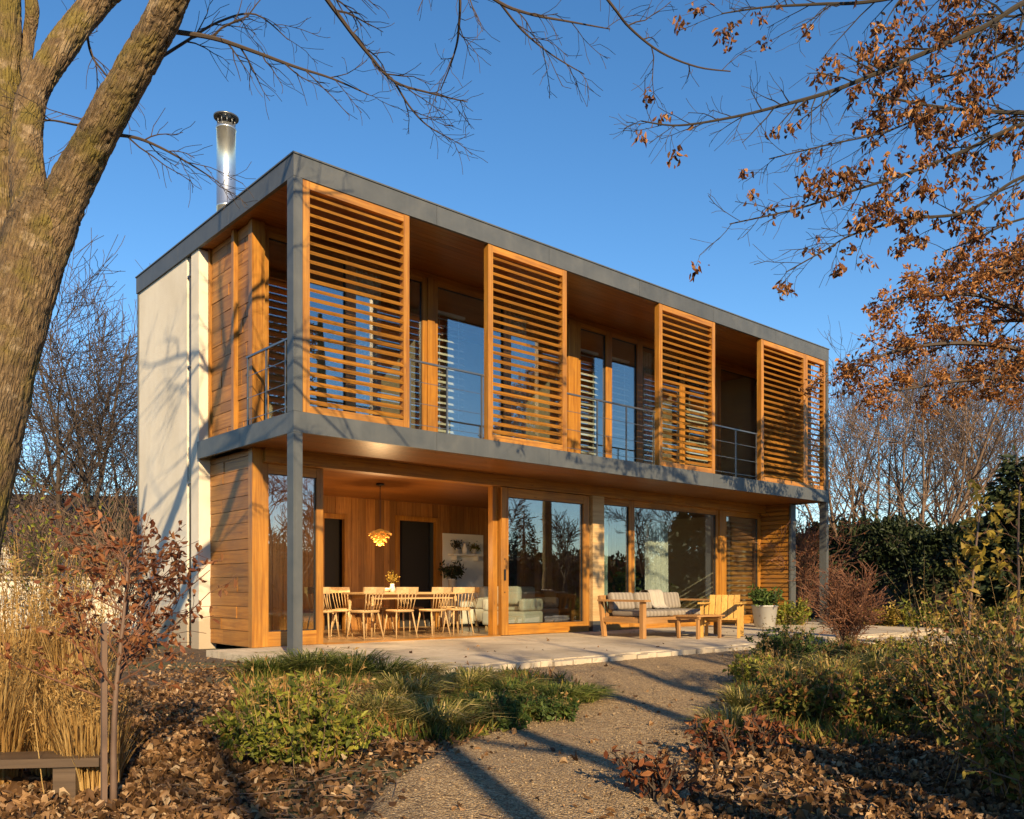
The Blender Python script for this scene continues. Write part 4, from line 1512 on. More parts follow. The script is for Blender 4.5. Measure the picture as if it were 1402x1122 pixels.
GBR = 'plants in the right bed'
bed_right = [
    (1075, 905, 'g', .50, 'dark green leafy clump where terrace, gravel and right bed meet'),
    (1040, 940, 'l', .34, 'yellow green clump at the gravel edge of the right bed'),
    (1095, 990, 'm', .42, 'mixed green clump in the middle of the right bed'),
    (1170, 1000, 'm', .40, 'mixed clump in the right bed below the red brown shrub'),
    (1140, 950, 't', .42, 'pale grass tuft rising in the right bed below the red brown shrub'),
    (1085, 950, 't', .36, 'pale grass tuft next to the dark green clump by the terrace'),
    (1200, 940, 't', .44, 'bright yellow green grass tuft in the right bed'),
    (1250, 935, 'l', .36, 'yellow green leafy clump left of the staked sapling'),
    (1255, 985, 'm', .40, 'mixed green and rust clump in front of the staked sapling'),
    (1030, 985, 't', .30, 'straw tuft leaning over the gravel from the right bed'),
    (1000, 1010, 't', .26, 'thin straw tuft at the gravel corner of the right bed'),
    (1310, 975, 'm', .42, 'mixed leafy clump at the foot of the staked sapling'),
    (1165, 915, 'm', .30, 'low clump under the red brown shrub'),
    (1225, 905, 'l', .28, 'low yellow green clump on the near side of the paved side path'),
    (985, 1050, 'r', .26, 'rusty dead leaved clump at the dark corner of the gravel'),
    (900, 1100, 'r', .24, 'rusty dead leaved clump nearest the camera beside the gravel'),
    (1040, 1040, 'r', .28, 'withered brown clump in the shade of the right bed'),
]
for k, (u, v, kd, h, lb) in enumerate(bed_right):
    p, d = ground_at(u, v)
    if kd == 't':
        grass_tuft(p[0], p[1], h * 1.3, h * .9, 420, 600 + k, lb, 'lf_tuft', .009, .4, .15, GBR)
    elif kd == 'r':
        twig_shrub(p[0], p[1], h, h * 1.1, 600 + k, lb, 'twig', 'lf_rust', 1, .05, GBR, 'withered_plant', 12, (4, 3))
    else:
        leafy_bush(p[0], p[1], h * 1.0, h, 2800, 600 + k, lb, 'plant', {'g': 'lf_green', 'l': 'lf_lime', 'm': 'lf_mix'}[kd], .045, GBR, 'leafy_plant', 12, True, None, .7)

# dense bush at the right edge
for k, (u, d, rx, h, mt, lb) in enumerate([
    (1385, 5.2, .62, 1.05, 'lf_mix', 'tall mixed green and russet bush filling the right edge'),
    (1345, 6.3, .55, .85, 'lf_mix', 'russet speckled bush behind the staked sapling'),
    (1410, 4.2, .45, .75, 'lf_mix', 'dark leafy bush in the bottom right corner'),
]):
    p = at(u, 805, d)
    leafy_bush(p[0], p[1], rx, h, 5200, 640 + k, lb, 'bush', mt, .042, 'bushes at the right edge', 'leafy_bush', 20, True, None, .4)

# red brown shrub by the terrace end
p = at(1158, 805, 13.2)
twig_shrub(p[0], p[1], 1.08, .62, 700, 'rounded red brown twiggy shrub standing in front of the right corner post', 'twig_red', 'lf_rust', 1, .035, stems=34, counts=(8, 6), tw=.004)

# yellowing plants along the foot of the hedge
GH = 'yellowing plants along the hedge foot'
for k, (u, d, rx, h, mt, lb) in enumerate([
    (1085, 19.5, .55, .8, 'lf_lime', 'yellow green plant against the right end of the terrace, behind the white pot'),
    (1215, 19, .7, .55, 'lf_gold', 'golden plant at the hedge foot right of the red brown shrub'),
    (1262, 18.5, .7, .65, 'lf_lime', 'yellow green plant at the hedge foot above the side path'),
    (1310, 18, .7, .6, 'lf_gold', 'golden plant at the hedge foot behind the staked sapling'),
    (1360, 17, .7, .75, 'lf_mix', 'russet plant at the hedge foot below the conifer'),
    (1402, 16, .6, .8, 'lf_lime', 'yellow green plant at the hedge foot by the right edge'),
    (1175, 20, .6, .5, 'lf_lime', 'low yellow green plant half hidden by the red brown shrub'),
]):
    p = at(u, 805, d)
    leafy_bush(p[0], p[1], rx, h, 1400, 720 + k, lb, 'plant', mt, .09, GH, 'leafy_plant', 10, False)
# pinkish shrub seen under the slab at the right corner
p = at(1098, 805, 20.5)
twig_shrub(p[0], p[1], 2.5, 1.0, 740, 'pinkish brown twiggy shrub seen under the floor edge beside the right corner post', 'twig_red', 'lf_rust', 1, .06, stems=20, counts=(7, 6), tw=.005)


# saplings
def sapling(u, d, z1v, seed, label, leafm, per, leaf, crown_from, spread, stake=False, nb_=16):
    r = np.random.default_rng(seed)
    p = at(u, 805, d)
    p[2] = gz(p[0], p[1])
    o = empty('sapling', tuple(p))
    tag(o, label, 'sapling')
    h = CAM[2] + (805.4 - z1v) * d / FPX - p[2]
    P = walk(np.zeros((1, 3)), np.array([[.02, .02, 1.0]]), np.array([h]), 9, .03, .05, r)
    Rd = np.linspace(.017, .005, 9)[None]
    MB().tubes(P, Rd, 8).build('stem', M['stem'], o, True)
    b = MB()
    P1, R1 = spawn(P, Rd, nb_, crown_from, 1.0, spread, 55, 6, .16, .05, r, .5, .3)
    b.tubes(P1, np.maximum(R1, .002), 4)
    P2, R2 = spawn(P1, R1, 5, .2, 1, spread * .4, 42, 4, .2, .02, r, .6, .4)
    b.tubes(P2, np.maximum(R2, .0015), 3)
    b.build('twigs', M['twig_red'], o)
    pp, dd = leaf_on(P2, per, r, .012, .4, .2)
    MB().leaves(pp, dd, leaf * (.6 + .8 * r.random(len(pp))), leaf * .5, .55, True, r).build('leaves', M[leafm], o)
    if stake:
        MB().box(-.05, -.028, -.012, .012, -.05, .85).build('stake', M['stem'], o)
    return o


sapling(155, 3.85, 765, 801, 'young tree with rusty leaves tied to a dark stake in the leaf litter', 'lf_rust', 5, .037, .42, .50, True, 36)
sapling(1322, 5.6, 690, 802, 'slim sapling with yellow leaves in front of the dark hedge', 'lf_gold', 2, .065, .55, .22, False, 12)
sapling(1398, 6.2, 665, 803, 'second yellow leaved sapling at the right edge beside the bush', 'lf_gold', 2, .065, .45, .26, False, 12)

# low plank bench at the left
p, d = ground_at(36, 1096)
o = empty('plank_bench', (p[0], p[1], gz(p[0], p[1]) - .03), -.62)
tag(o, 'low weathered plank bench in the leaf litter at the lower left', 'bench')
MB().box(-.62, .36, -.10, .10, .20, .24).build('plank', M['grey_wood'], o)
for x in (-.45, .2):
    MB().box(x - .05, x + .05, -.08, .08, -.05, .198).build('leg', M['grey_wood'], o)

# ------------------------------------------------------------------ leaf litter and ground cover
def scatter(n, xr, yr, r, pw=1.0):
    x = xr[0] + (xr[1] - xr[0]) * r.random(n)
    y = yr[0] + (yr[1] - yr[0]) * r.random(n)
    return x, y


r = np.random.default_rng(99)
n = 150000
# sampled evenly over the view so that the near ground is fully covered
u = -60 + 1530 * r.random(n)
v = 862 + 330 * r.random(n) ** .8
d = np.clip(.98 * FPX / (v - 805.4), 3.0, 16)
P = CAM + d[:, None] * (FWD + RGT * ((u - 701) / FPX)[:, None])
P[:, :2] += r.normal(size=(n, 2)) * .15
x, y = P[:, 0], P[:, 1]
inp = inside(PATH, x, y)
ter = (x > -.5) & (x < 14.6) & (y > -2.7)
hs_ = (x > 0) & (y > 1)
cl_ = np.clip(np.min(np.abs((x[:, None] - PATH[None, ::3, 0])) + np.abs(y[:, None] - PATH[None, ::3, 1]), 1), 0, 9)
keep = (~inp | (r.random(n) < .012 + .5 * np.exp(-cl_ / .13))) & ~(ter & (r.random(n) > .018)) & ~hs_
dens = .6 + .5 * np.sin(x * 1.9 + .7) * np.sin(y * 2.3) + .3 * np.sin(x * .8 - y)
keep &= r.random(n) < np.clip(dens, .12, 1)
x, y = x[keep], y[keep]
z = g(x, y) + .012 + .035 * r.random(len(x)) ** 2
z = np.where((x > -.5) & (y > -2.7), TZ + .006, z)
az = r.random(len(x)) * 6.28
D = np.stack([np.cos(az), np.sin(az), r.normal(size=len(x)) * .35], 1)
s = r.normal(size=D.shape) * np.array([1, 1, .25])
b = MB()


class FlatR:
    """leaf side vectors close to level, so fallen leaves lie on the ground"""
    def __init__(self, r):
        self.r = r

    def normal(self, size):
        q = self.r.normal(size=size) * .55
        q[:, 2] += np.where(self.r.random(size[0]) < .5, 1.2, -1.2)
        return q

    def random(self, size):
        return self.r.random(size)


b.leaves(np.stack([x, y, z], 1), D, .018 + .05 * r.random(len(x)) ** 1.6, .012 + .028 * r.random(len(x)) ** 1.4, .8, True, FlatR(r))
tag(b.build('leaf_litter', M['lf_litter']), 'fallen brown leaves covering the garden beds', 'leaves', kind='stuff')

# low ground cover between the clumps
n = 9000
u = np.where(r.random(n) < .45, 330 + 480 * r.random(n), 960 + 420 * r.random(n))
v = 880 + 130 * r.random(n)
d = np.clip(.93 * FPX / (v - 805.4), 4, 14)
P = CAM + d[:, None] * (FWD + RGT * ((u - 701) / FPX)[:, None])
x, y = P[:, 0], P[:, 1]
keep = ~inside(PATH, x, y) & ~((x > -.5) & (y > -2.72))
keep &= (np.sin(x * 3.1) * np.sin(y * 3.7 + 1) + r.random(n)) > .25
x, y = x[keep], y[keep]
k3 = np.repeat(np.arange(len(x)), 5)
xx = x[k3] + r.normal(size=len(k3)) * .04
yy = y[k3] + r.normal(size=len(k3)) * .04
P = np.stack([xx, yy, g(xx, yy)], 1)
D = r.normal(size=P.shape) * np.array([.7, .7, .3]) + np.array([0, 0, .9])
b = MB().leaves(P, D, .06 + .11 * r.random(len(P)), .010 + .012 * r.random(len(P)), .3, False, r)
tag(b.build('ground_cover', M['lf_mix']), 'low mixed green and straw growth between the clumps', 'ground cover', kind='stuff')

# fallen twigs among the leaves
n = 900
u = 1500 * r.random(n) - 40
v = 890 + 300 * r.random(n)
d = np.clip(.98 * FPX / (v - 805.4), 3.0, 12)
P = CAM + d[:, None] * (FWD + RGT * ((u - 701) / FPX)[:, None])
x, y = P[:, 0], P[:, 1]
keep = ~((x > -.5) & (y > -2.7)) & (~inside(PATH, x, y) | (r.random(n) < .15))
x, y = x[keep], y[keep]
az = r.random(len(x)) * 6.28
T = walk(np.stack([x, y, g(x, y) + .03], 1), np.stack([np.cos(az), np.sin(az), az * 0], 1), .10 + .3 * r.random(len(x)), 5, .15, 0, r)
T[..., 2] = g(T[..., 0], T[..., 1]) + .024 + .02 * r.random((len(x), 1))
b = MB().tubes(T, np.full((len(x), 1), .0035) * np.linspace(1, .5, 5)[None], 4)
tag(b.build('fallen_twigs', M['twig_warm']), 'thin fallen twigs lying among the brown leaves', 'twigs', kind='stuff')

# ------------------------------------------------------------------ furniture
def fin(b, n, m_, par, smooth=False):
    return b.build(n, [M[q] for q in m_.split()], par, smooth)


# dining table
FL = TZ + .01
t_ = empty('dining_table', (3.75, 3.05, FL))
tag(t_, 'long pale wooden dining table in the open ground floor bay', 'table')
fin(MB().box(-1.0, 1.0, -.45, .45, .715, .75), 'tabletop', 'oak_x', t_)
fin(MB().box(-.86, .86, -.33, -.30, .63, .713).box(-.86, .86, .30, .33, .63, .713).box(-.86, -.83, -.30, .30, .63, .713).box(.83, .86, -.30, .30, .63, .713), 'apron', 'oak_x', t_)
for sx in (-1, 1):
    for sy in (-1, 1):
        fin(MB().tube([(sx * .93, sy * .39, 0), (sx * .885, sy * .355, .71)], [.017, .03], 10), 'leg', 'oak_x', t_, True)


def make_chair():
    c = empty('dining_chair', (0, 0, 0))
    b = MB()
    n = 24
    a = np.arange(n) * 2 * pi / n
    o_ = np.stack([np.sign(np.cos(a)) * np.abs(np.cos(a)) ** .6 * .215, np.sign(np.sin(a)) * np.abs(np.sin(a)) ** .6 * .21], 1)
    V = np.concatenate([np.c_[o_ * .95, np.full(n, .425)], np.c_[o_, np.full(n, .445)], np.c_[o_ * .96, np.full(n, .46)]])
    b.add(V, [(k * n + i, k * n + (i + 1) % n, (k + 1) * n + (i + 1) % n, (k + 1) * n + i) for k in range(2) for i in range(n)])
    b.f.append(np.array([list(range(n))[::-1]]))
    b.f.append(np.array([[2 * n + i for i in range(n)]]))
    fin(b, 'seat', 'oak_x', c)
    for sx in (-1, 1):
        fin(MB().tube([(sx * .15, .15, .43), (sx * .20, .21, 0)], [.015, .011], 8), 'leg', 'oak_x', c, True)
        fin(MB().tube([(sx * .15, -.15, .43), (sx * .20, -.235, 0)], [.015, .011], 8), 'leg', 'oak_x', c, True)
    b = MB()
    for k in range(6):
        x = -.16 + k * .064
        b.tube([(x * .9, -.18, .455), (x, -.225, .62), (x * 1.08, -.255, .76)], .0075, 6)
    fin(b, 'spindles', 'oak_x', c, True)
    b = MB()
    xs = np.linspace(-.21, .21, 9)
    for i in range(8):
        xa, xb = xs[i], xs[i + 1]
        ya, yb = -.285 + .9 * xa * xa, -.285 + .9 * xb * xb
        V = []
        for (x, y) in ((xa, ya), (xb, yb)):
            for z in (.735, .84):
                for dy in (0, .02):
                    V.append((x, y + dy - (z - .735) * .15, z))
        b.add(V, [(0, 4, 6, 2), (1, 3, 7, 5), (0, 1, 5, 4), (2, 6, 7, 3), (0, 2, 3, 1), (4, 5, 7, 6)])
    fin(b, 'backrest', 'oak_x', c)
    return c


chairs = [
    (2.45, 2.28, .12, 'pale dining chair pulled back at the near left corner of the table'),
    (3.15, 2.30, -.08, 'pale dining chair at the near long side, between two other chairs'),
    (3.82, 2.28, .05, 'pale dining chair on the near side close to the sliding door'),
    (4.48, 2.42, -.2, 'pale dining chair at the near right corner of the table'),
    (3.05, 3.80, pi + .1, 'pale dining chair on the far side, left of the pendant lamp'),
    (3.72, 3.82, pi - .1, 'pale dining chair on the far side, below the dark doorway'),
    (4.42, 3.78, pi + .05, 'pale dining chair on the far side nearest the white cabinet'),
    (2.38, 3.10, -pi / 2 + .1, 'pale dining chair at the left end of the table'),
    (5.15, 3.10, pi / 2 - .2, 'pale dining chair at the right end of the table'),
    (1.95, 2.75, -.9, 'pale dining chair standing apart near the fixed corner window'),
    (5.45, 3.95, 2.6, 'pale dining chair pushed aside near the white cabinet'),
]
c0 = make_chair()
for k, (x, y, rz, lb) in enumerate(chairs):
    c = c0 if k == 0 else copy_tree(c0)
    c.location = (x, y, FL)
    c.rotation_euler = (0, 0, rz)
    tag(c, lb, 'chair', 'dining chairs around the table')

# things on the table
b = MB().lathe([(0, 0), (.05, 0), (.11, .05), (.13, .075), (.12, .075), (.05, .015), (0, .012)], k=20)
o = fin(b, 'bowl', 'white_paint', None, True)
o.location = (3.35, 3.05, FL + .75)
tag(o, 'white bowl on the dining table', 'bowl')
o = empty('flower_vase', (3.6, 3.2, FL + .75))
tag(o, 'small vase of golden dried flowers on the dining table', 'vase')
fin(MB().lathe([(0, 0), (.04, 0), (.06, .06), (.035, .13), (.045, .15), (.03, .15), (.0, .02)], k=16), 'vase_body', 'terracotta', o, True)
rf = np.random.default_rng(5)
pp = np.array([0, 0, .26]) + rf.normal(size=(110, 3)) * .05
bl = MB().leaves(pp, rf.normal(size=(110, 3)), .035, .02, .3, False, rf)
sp = rf.normal(size=(8, 3)) * .06
bl.tubes(np.stack([np.tile([0, 0, .1], (8, 1)), sp * .5 + [0, 0, .2], sp + [0, 0, .32]], 1), np.full((8, 3), .003), 3)
fin(bl, 'blossom', 'lf_gold', o)

# pendant lamp with amber leaves of glass, lit
m, nt, out = newmat('lit_amber_shade')
em = N(nt, 'ShaderNodeEmission', {'Color': (1, .40, .05, 1), 'Strength': .14})
di = N(nt, 'ShaderNodeBsdfPrincipled', {'Base Color': (.50, .26, .06, 1), 'Roughness': .3})
ad = N(nt, 'ShaderNodeAddShader', {0: em.outputs[0], 1: di.outputs[0]})
nt.links.new(ad.outputs[0], out.inputs[0])
M['amber'] = m
o = empty('pendant_lamp', (3.05, 2.75, zh + .03))
tag(o, 'glowing amber pendant lamp with layered shade hanging over the dining table', 'lamp')
fin(MB().lathe([(0, -.001), (.07, -.001), (.075, -.03), (0, -.04)], k=18), 'ceiling_rose', 'black_metal', o, True)
fin(MB().tube([(0, 0, -.04), (0, 0, -.78)], .006, 6), 'cord', 'black_metal', o)
b = MB()
for k, (rr_, z) in enumerate([(.20, -.84), (.16, -.90), (.115, -.96), (.07, -1.02)]):
    for j in range(13):
        a = j * 2 * pi / 13 + k * .25
        ca, sa = cos(a), sin(a)
        b.obox((ca * rr_ * .78, sa * rr_ * .78, z - .03 * (j % 2)), (ca, sa, -.55), (-sa, ca, 0), (.55 * ca, .55 * sa, 1), rr_ * .22, rr_ * .2, .004)
b.lathe([(.02, -.78), (.14, -.83), (.15, -.835), (.02, -.80)], k=20)
b.tube([(0, 0, -.78), (0, 0, -1.07)], .02, 8)
fin(b, 'lamp_shade', 'amber', o)
pl = bpy.data.lights.new('pendant_bulb', 'POINT')
pl.energy = 75
pl.color = (1, .62, .28)
pl.shadow_soft_size = .12
po = bpy.data.objects.new('pendant_bulb', pl)
col.objects.link(po)
po.location = (3.05, 2.75, zh - 1.14)

# white cabinet, shelf and plants on the back wall
o = empty('white_cabinet', (6.65, YB - .28, FL))
tag(o, 'low white cabinet against the back wall right of the dining table', 'cabinet')
fin(MB().box(-.52, .52, -.24, .25, .06, .84), 'carcass', 'white_paint', o)
for x in (-.345, 0, .345):
    fin(MB().box(x - .165, x + .165, -.262, -.242, .08, .82), 'door', 'white_paint', o)
fin(MB().box(-.50, .50, -.20, .24, 0, .058), 'plinth', 'black_metal', o)


def potted(x, y, z, rp, hp, rx, h, n, seed, label, name='potted_plant', mat='lf_dark', pot='terracotta', leaf=.09, prof=None):
    rr_ = np.random.default_rng(seed)
    o = empty(name, (x, y, z))
    tag(o, label, 'plant')
    prof = prof or [(0, 0), (rp * .78, 0), (rp, hp), (rp * 1.06, hp), (rp * 1.06, hp + .02), (rp * .9, hp + .02), (rp * .88, hp * .9), (0, hp * .9)]
    fin(MB().lathe(prof, k=28), 'pot', pot, o, True)
    az = rr_.random(14) * 6.28
    P = walk(np.tile([0, 0, hp * .9], (14, 1)), np.stack([np.cos(az) * rx / h, np.sin(az) * rx / h, np.ones(14)], 1), np.full(14, h * .9), 5, .2, -.03, rr_)
    b = MB().tubes(P, np.full((14, 5), .004), 3)
    fin(b, 'stems', 'stem', o)
    pp, dd = leaf_on(P, max(1, n // 14), rr_, leaf * .5, .1, .3)
    fin(MB().leaves(pp, dd, leaf * (.6 + .8 * rr_.random(len(pp))), leaf * .45, .3, True, rr_), 'foliage', mat, o)
    return o


potted(6.2, YB - .30, FL + .84, .10, .16, .30, .45, 300, 901, 'bushy dark leaved pot plant on the white cabinet')
o = empty('wall_shelf', (6.7, YB - .12, 1.52))
tag(o, 'white wall shelf with brackets above the white cabinet', 'shelf')
fin(MB().box(-.42, .42, -.11, .10, -.02, .02), 'board', 'white_paint', o)
for x in (-.3, .3):
    fin(MB().box(x - .012, x + .012, -.08, .097, -.12, -.022), 'bracket', 'white_paint', o)
potted(6.45, YB - .12, 1.54, .06, .10, .13, .22, 120, 902, 'trailing plant in small pot at the left of the wall shelf', leaf=.06)
potted(6.95, YB - .12, 1.54, .06, .10, .15, .18, 120, 903, 'yellowish plant in small pot at the right of the wall shelf', mat='lf_lime', leaf=.06)
b = MB().lathe([(0, 0), (.05, 0), (.07, .1), (.03, .2), (.035, .24), (.02, .24), (0, .03)], k=16)
o = fin(b, 'jug', 'white_paint', None, True)
o.location = (6.68, YB - .12, 1.54)
tag(o, 'white jug between the two plants on the wall shelf', 'jug')


# indoor sofa and armchair behind the sliding door
def soft(b, x0, x1, y0, y1, z0, z1, e=.04):
    """box with rounded edges"""
    n = 9
    f = lambda a0, a1: np.concatenate([[a0, a0 + e * .3, a0 + e], np.linspace(a0 + e, a1 - e, n)[1:-1], [a1 - e, a1 - e * .3, a1]])
    xs_, ys2, zs_ = f(x0, x1), f(y0, y1), f(z0, z1)

    def face(A, B, fn):
        p_ = np.array([[fn(a_, b_) for b_ in B] for a_ in A])
        c_ = np.array([[np.clip(q, (x0 + e, y0 + e, z0 + e), (x1 - e, y1 - e, z1 - e)) for q in row] for row in p_])
        dlt = p_ - c_
        p_ = c_ + unit(dlt) * e
        na, nb2 = len(A), len(B)
        i_ = (np.arange(na - 1)[:, None] * nb2 + np.arange(nb2 - 1)[None]).ravel()
        b.add(p_.reshape(-1, 3), np.stack([i_, i_ + nb2, i_ + nb2 + 1, i_ + 1], 1))
    face(xs_, ys2, lambda p_, q_: (p_, q_, z0))
    face(xs_, ys2, lambda p_, q_: (p_, q_, z1))
    face(xs_, zs_, lambda p_, q_: (p_, y0, q_))
    face(xs_, zs_, lambda p_, q_: (p_, y1, q_))
    face(ys2, zs_, lambda p_, q_: (x0, p_, q_))
    face(ys2, zs_, lambda p_, q_: (x1, p_, q_))
    return b


def lounge_seat(name, w, loc, rz, label, cat):
    o = empty(name, loc, rz)
    tag(o, label, cat)
    fin(soft(MB(), -w / 2, w / 2, -.40, .40, .10, .38, .05), 'base', 'sofa', o, True)
    nk = max(1, int(round((w - .3) / .65)))
    for k in range(nk):
        a = -w / 2 + .15 + k * (w - .3) / nk
        fin(soft(MB(), a + .005, a + (w - .3) / nk - .005, -.42, .22, .382, .50, .05), 'seat_cushion', 'sofa', o, True)
        fin(soft(MB(), a + .005, a + (w - .3) / nk - .005, .16, .34, .502, .86, .07), 'back_cushion', 'sofa', o, True)
    for s in (-1, 1):
        fin(soft(MB(), min(s * w / 2, s * (w / 2 - .14)), max(s * w / 2, s * (w / 2 - .14)), -.40, .40, .384, .62, .05), 'arm', 'sofa', o, True)
    for sx in (-1, 1):
        for sy in (-1, 1):
            fin(MB().box(sx * (w / 2 - .08) - .02, sx * (w / 2 - .08) + .02, sy * .33 - .02, sy * .33 + .02, 0, .098), 'leg', 'oak_x', o)
    return o


lounge_seat('armchair', .95, (6.1, 2.75, FL), 1.9, 'pale upholstered armchair just inside the sliding door', 'armchair')
lounge_seat('sofa', 2.0, (7.6, 4.3, FL), .1, 'pale upholstered sofa deeper in the room behind the sliding door', 'sofa')
potted(9.3, 2.6, FL, .16, .3, .5, 1.1, 420, 905, 'tall pot plant inside behind the terrace bench', leaf=.16, mat='lf_green')
potted(10.3, 2.5, FL, .14, .25, .4, .7, 320, 906, 'shorter pot plant inside behind the right end of the terrace bench', leaf=.13, mat='lf_green')


# curtains: pleated sheets with thickness
def curtain(x0, x1, y, z0, z1, label, mat, group, pleat=.09, amp=.035, seed=0):
    rr_ = np.random.default_rng(seed)
    n = max(14, int((x1 - x0) / pleat * 8))
    xs_ = np.linspace(0, x1 - x0, n)
    zs_ = np.linspace(0, z1 - z0, 12)
    ph = rr_.random() * 6
    V = []
    for s in (-.003, .003):
        for z in zs_:
            k = 1.0 + .25 * (1 - z / (z1 - z0))
            for x in xs_:
                V.append((x + .01 * sin(z * 2 + x * 9), s + amp * k * sin(x / pleat * 2 * pi + ph + .3 * sin(z * 1.7)) + .012 * sin(x * 31 + ph), z))
    m_ = len(zs_)
    F = []
    for s in range(2):
        for i in range(m_ - 1):
            for j in range(n - 1):
                a = s * m_ * n + i * n + j
                F.append((a, a + 1, a + n + 1, a + n) if s == 0 else (a, a + n, a + n + 1, a + 1))
    for i in range(m_ - 1):
        for j in (0, n - 1):
            a = i * n + j
            F.append((a, a + n, a + n + m_ * n, a + m_ * n))
    o = MB().add(V, F).build('curtain', M[mat], None, True, (x0, y, z0))
    tag(o, label, 'curtain', group)
    return o


GU, GG = 'curtains behind the upper windows', 'curtains behind the ground floor windows'
cy = YG + .24
curtain(1.95, 2.45, cy, 3.03, 5.75, 'white curtain at the left side of the first upper gap', 'curtain', GU, seed=3)
curtain(5.1, 5.6, cy, 3.03, 5.75, 'white curtain behind the second louvre screen', 'curtain', GU, seed=6)
curtain(8.75, 9.2, cy, 3.03, 5.75, 'white curtain behind the third louvre screen', 'curtain', GU, seed=7)
curtain(7.45, 7.85, cy, .02, 2.45, 'sage curtain beside the pale pier on the ground floor', 'curtain_green', GG, seed=9)
curtain(8.42, 8.72, cy, .02, 2.45, 'narrow sage curtain behind the window post over the bench', 'curtain_green', GG, seed=10)
curtain(9.2, 9.9, cy + .12, .02, 2.2, 'pale sunlit curtain inside behind the middle of the bench', 'curtain', GG, seed=11)

def add_stripe_slats(x0, x1, z0, z1, label):  # white slats added to imitate bright striped reflections in the upper glass
    o = empty('stripe_slats', (x0, cy - .02, z1))
    tag(o, label, 'blind', 'white slats added behind the upper windows to imitate striped reflections')
    w_, h_ = x1 - x0, z1 - z0
    fin(MB().box(0, w_, -.03, .03, -.05, 0), 'head_rail', 'white_paint', o)
    b = MB()
    z = -.12
    while z > -h_:
        ta = R(38 + random.uniform(-5, 5))
        b.obox((w_ / 2, 0, z), (1, 0, random.uniform(-.006, .006)), (0, cos(ta), sin(ta)), (0, -sin(ta), cos(ta)), w_ / 2 - .01, .043, .0015)
        z -= .118
    fin(b, 'reflection_stripes', 'white_paint', o)
    for x in (.12, w_ - .12):
        fin(MB().box(x - .004, x + .004, -.002, .002, -h_, -.05), 'ladder_cord', 'white_paint', o)
    return o


add_stripe_slats(3.5, 4.15, 3.06, 5.45, 'added white slats imitating the striped reflection in the first upper gap between the louvre screens')
add_stripe_slats(6.85, 7.52, 3.06, 5.45, 'added white slats imitating the striped reflection in the narrow left window of the second upper gap')
add_stripe_slats(7.74, 8.46, 3.06, 5.45, 'added white slats imitating the striped reflection in the middle window of the second upper gap')
add_stripe_slats(10.4, 11.2, 3.06, 5.45, 'added white slats imitating the striped reflection in the third, darkest upper gap')

# ---- terrace furniture
o = empty('garden_sofa', (6.9, -.25, TZ + .004), -.02)
tag(o, 'wooden garden sofa with grey cushions and flat arms on the terrace', 'sofa')
W2 = 1.0
for sx in (-1, 1):
    fin(MB().box(sx * W2 - .04, sx * W2 + .04, -.50, -.42, 0, .60), 'leg', 'teak_z', o)
    fin(MB().bar((sx * W2, .40, 0), (sx * W2, .50, .70), .06, .07, (1, 0, 0)), 'leg', 'teak_z', o)
    fin(MB().box(sx * W2 - .075, sx * W2 + .075, -.56, .50, .602, .635), 'arm', 'teak_y', o)
    fin(MB().box(sx * W2 - .02, sx * W2 + .02, -.42, .40, .25, .33), 'side_rail', 'teak_y', o)
b = MB().box(-W2 + .042, W2 - .042, -.49, -.45, .24, .345)
for k in range(8):
    y = -.44 + k * .105
    b.box(-W2 + .022, W2 - .022, y, y + .085, .322, .345)
fin(b, 'seat', 'teak_x', o)
b = MB()
for k in range(14):
    x = -.9 + k * 1.8 / 13
    b.bar((x, .42, .36), (x, .485, .64), .018, .045, (1, 0, 0))
b.bar((-W2 + .04, .49, .67), (W2 - .04, .49, .67), .05, .07)
b.bar((-W2 + .04, .42, .37), (W2 - .04, .42, .37), .04, .06)
fin(b, 'back_slats', 'teak_z', o)
for k in range(3):
    a = -.94 + k * .63
    fin(soft(MB(), a, a + .615, -.47, .30, .35, .455, .04), 'seat_cushion', 'cushion', o, True)
    c = fin(soft(MB(), a + .01, a + .60, -.065, .065, -.155, .155, .05), 'back_cushion', 'cushion', o, True)
    c.location = (0, .345, .60)
    c.rotation_euler = (R(-13), 0, 0)
# throw over the back
b = MB()
prof = [(.12, .460), (.20, .475), (.255, .53), (.275, .62), (.295, .72), (.34, .775), (.42, .785), (.50, .77), (.545, .73), (.575, .60), (.58, .48)]
V = []
for s in (0, .012):
    for (y, z) in prof:
        for k in range(15):
            x = k * .34 / 14
            w_ = .014 * sin(k * 1.5) + .01 * sin(k * .7 + z * 6)
            V.append((x + .015 * sin(z * 7), y - s * .6 - w_, z + s + abs(w_) * .5))
n = 15
F = []
for s in range(2):
    for i in range(len(prof) - 1):
        for j in range(n - 1):
            a = s * len(prof) * n + i * n + j
            F.append((a, a + 1, a + n + 1, a + n))
th = MB().add(V, F).build('throw_blanket', M['throw'], None, True, (6.98, -.25 + .0, TZ + .004))
tag(th, 'pale woollen throw draped over the back of the garden sofa', 'blanket')

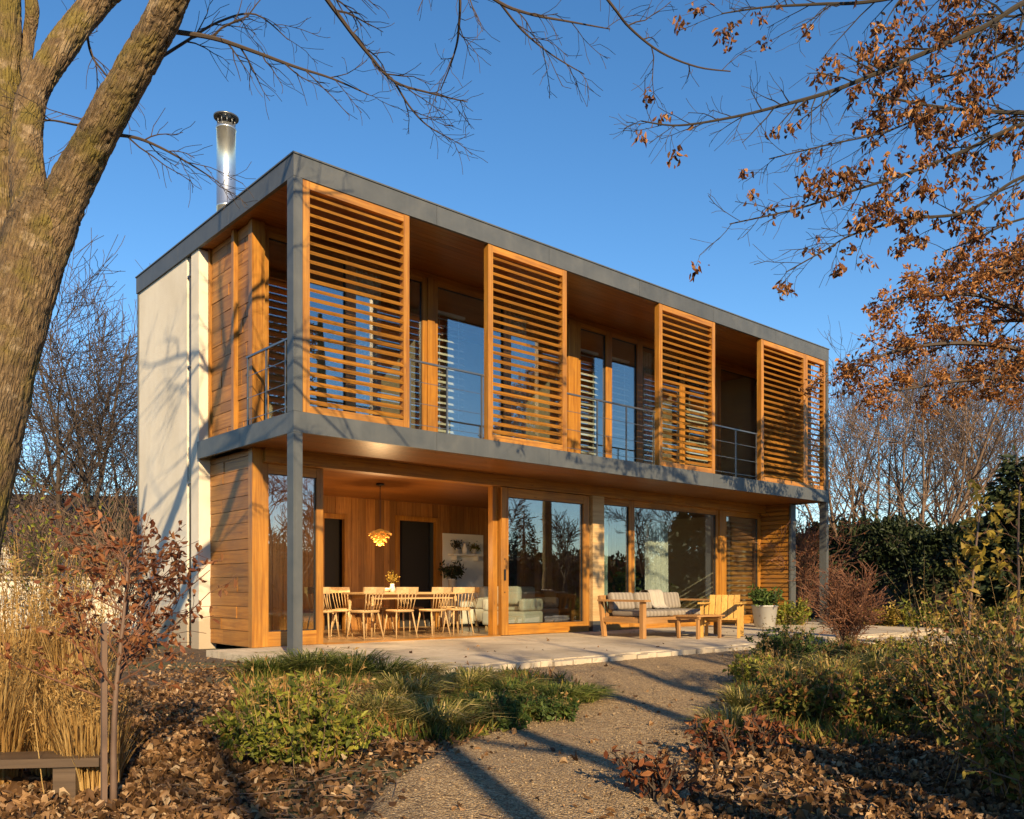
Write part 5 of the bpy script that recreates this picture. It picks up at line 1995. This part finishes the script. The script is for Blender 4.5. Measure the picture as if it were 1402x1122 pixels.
# honey coloured low armchair facing left
o = empty('garden_chair', (7.35, -1.22, TZ + .004), R(-62))
tag(o, 'honey coloured slatted wooden armchair at the right end of the garden sofa', 'chair')
for sx in (-1, 1):
    fin(MB().box(sx * .30 - .025, sx * .30 + .025, .28 - .56, .34 - .56, 0, .56) if False else MB().box(sx * .30 - .025, sx * .30 + .025, -.33, -.27, 0, .56), 'leg', 'yellow_wood', o)
    fin(MB().bar((sx * .30, .24, 0), (sx * .30, .30, .56), .05, .06, (1, 0, 0)), 'leg', 'yellow_wood', o)
    fin(MB().box(sx * .30 - .06, sx * .30 + .06, -.40, .42, .562, .59), 'arm', 'yellow_wood', o)
b = MB()
for k in range(6):
    y = -.32 + k * .1
    b.box(-.272, .272, y, y + .085, .30 - k * .012, .322 - k * .012)
b.box(-.27, -.245, -.3, .28, .2, .238).box(.245, .27, -.3, .28, .2, .238)
fin(b, 'seat', 'yellow_wood', o)
b = MB()
for k in range(5):
    x = -.21 + k * .105
    b.bar((x, .22, .27), (x, .46, .86 + .02 * (2 - abs(k - 2))), .02, .095, (1, 0, 0)) if False else b.obox((x, .31, .49), (1, 0, 0), (0, .375, .927), (0, -.927, .375), .047, .235, .010)
b.obox((0, .385, .62), (1, 0, 0), (0, .375, .927), (0, -.927, .375), .25, .03, .014)
fin(b, 'backrest', 'yellow_wood', o)

# low slatted table in front of the sofa
o = empty('coffee_table', (6.75, -1.18, TZ + .004), -.05)
tag(o, 'low slatted wooden table in front of the garden sofa', 'table')
b = MB()
for k in range(5):
    b.box(-.36, .36, -.25 + k * .102, -.25 + k * .102 + .092, .36, .385)
b.box(-.30, -.26, -.24, .25, .32, .358).box(.26, .30, -.24, .25, .32, .358)
fin(b, 'tabletop', 'teak_x', o)
for sx in (-1, 1):
    for sy in (-1, 1):
        fin(MB().box(sx * .28 - .022, sx * .28 + .022, sy * .20 - .022, sy * .20 + .022, 0, .318), 'leg', 'teak_z', o)

# white planter
potted(11.2, .36, TZ + .004, .27, .44, .36, .5, 900, 910, 'white tapered planter with a leafy green plant beside the slatted end wall', 'planter', 'lf_green', 'terracotta', .10)
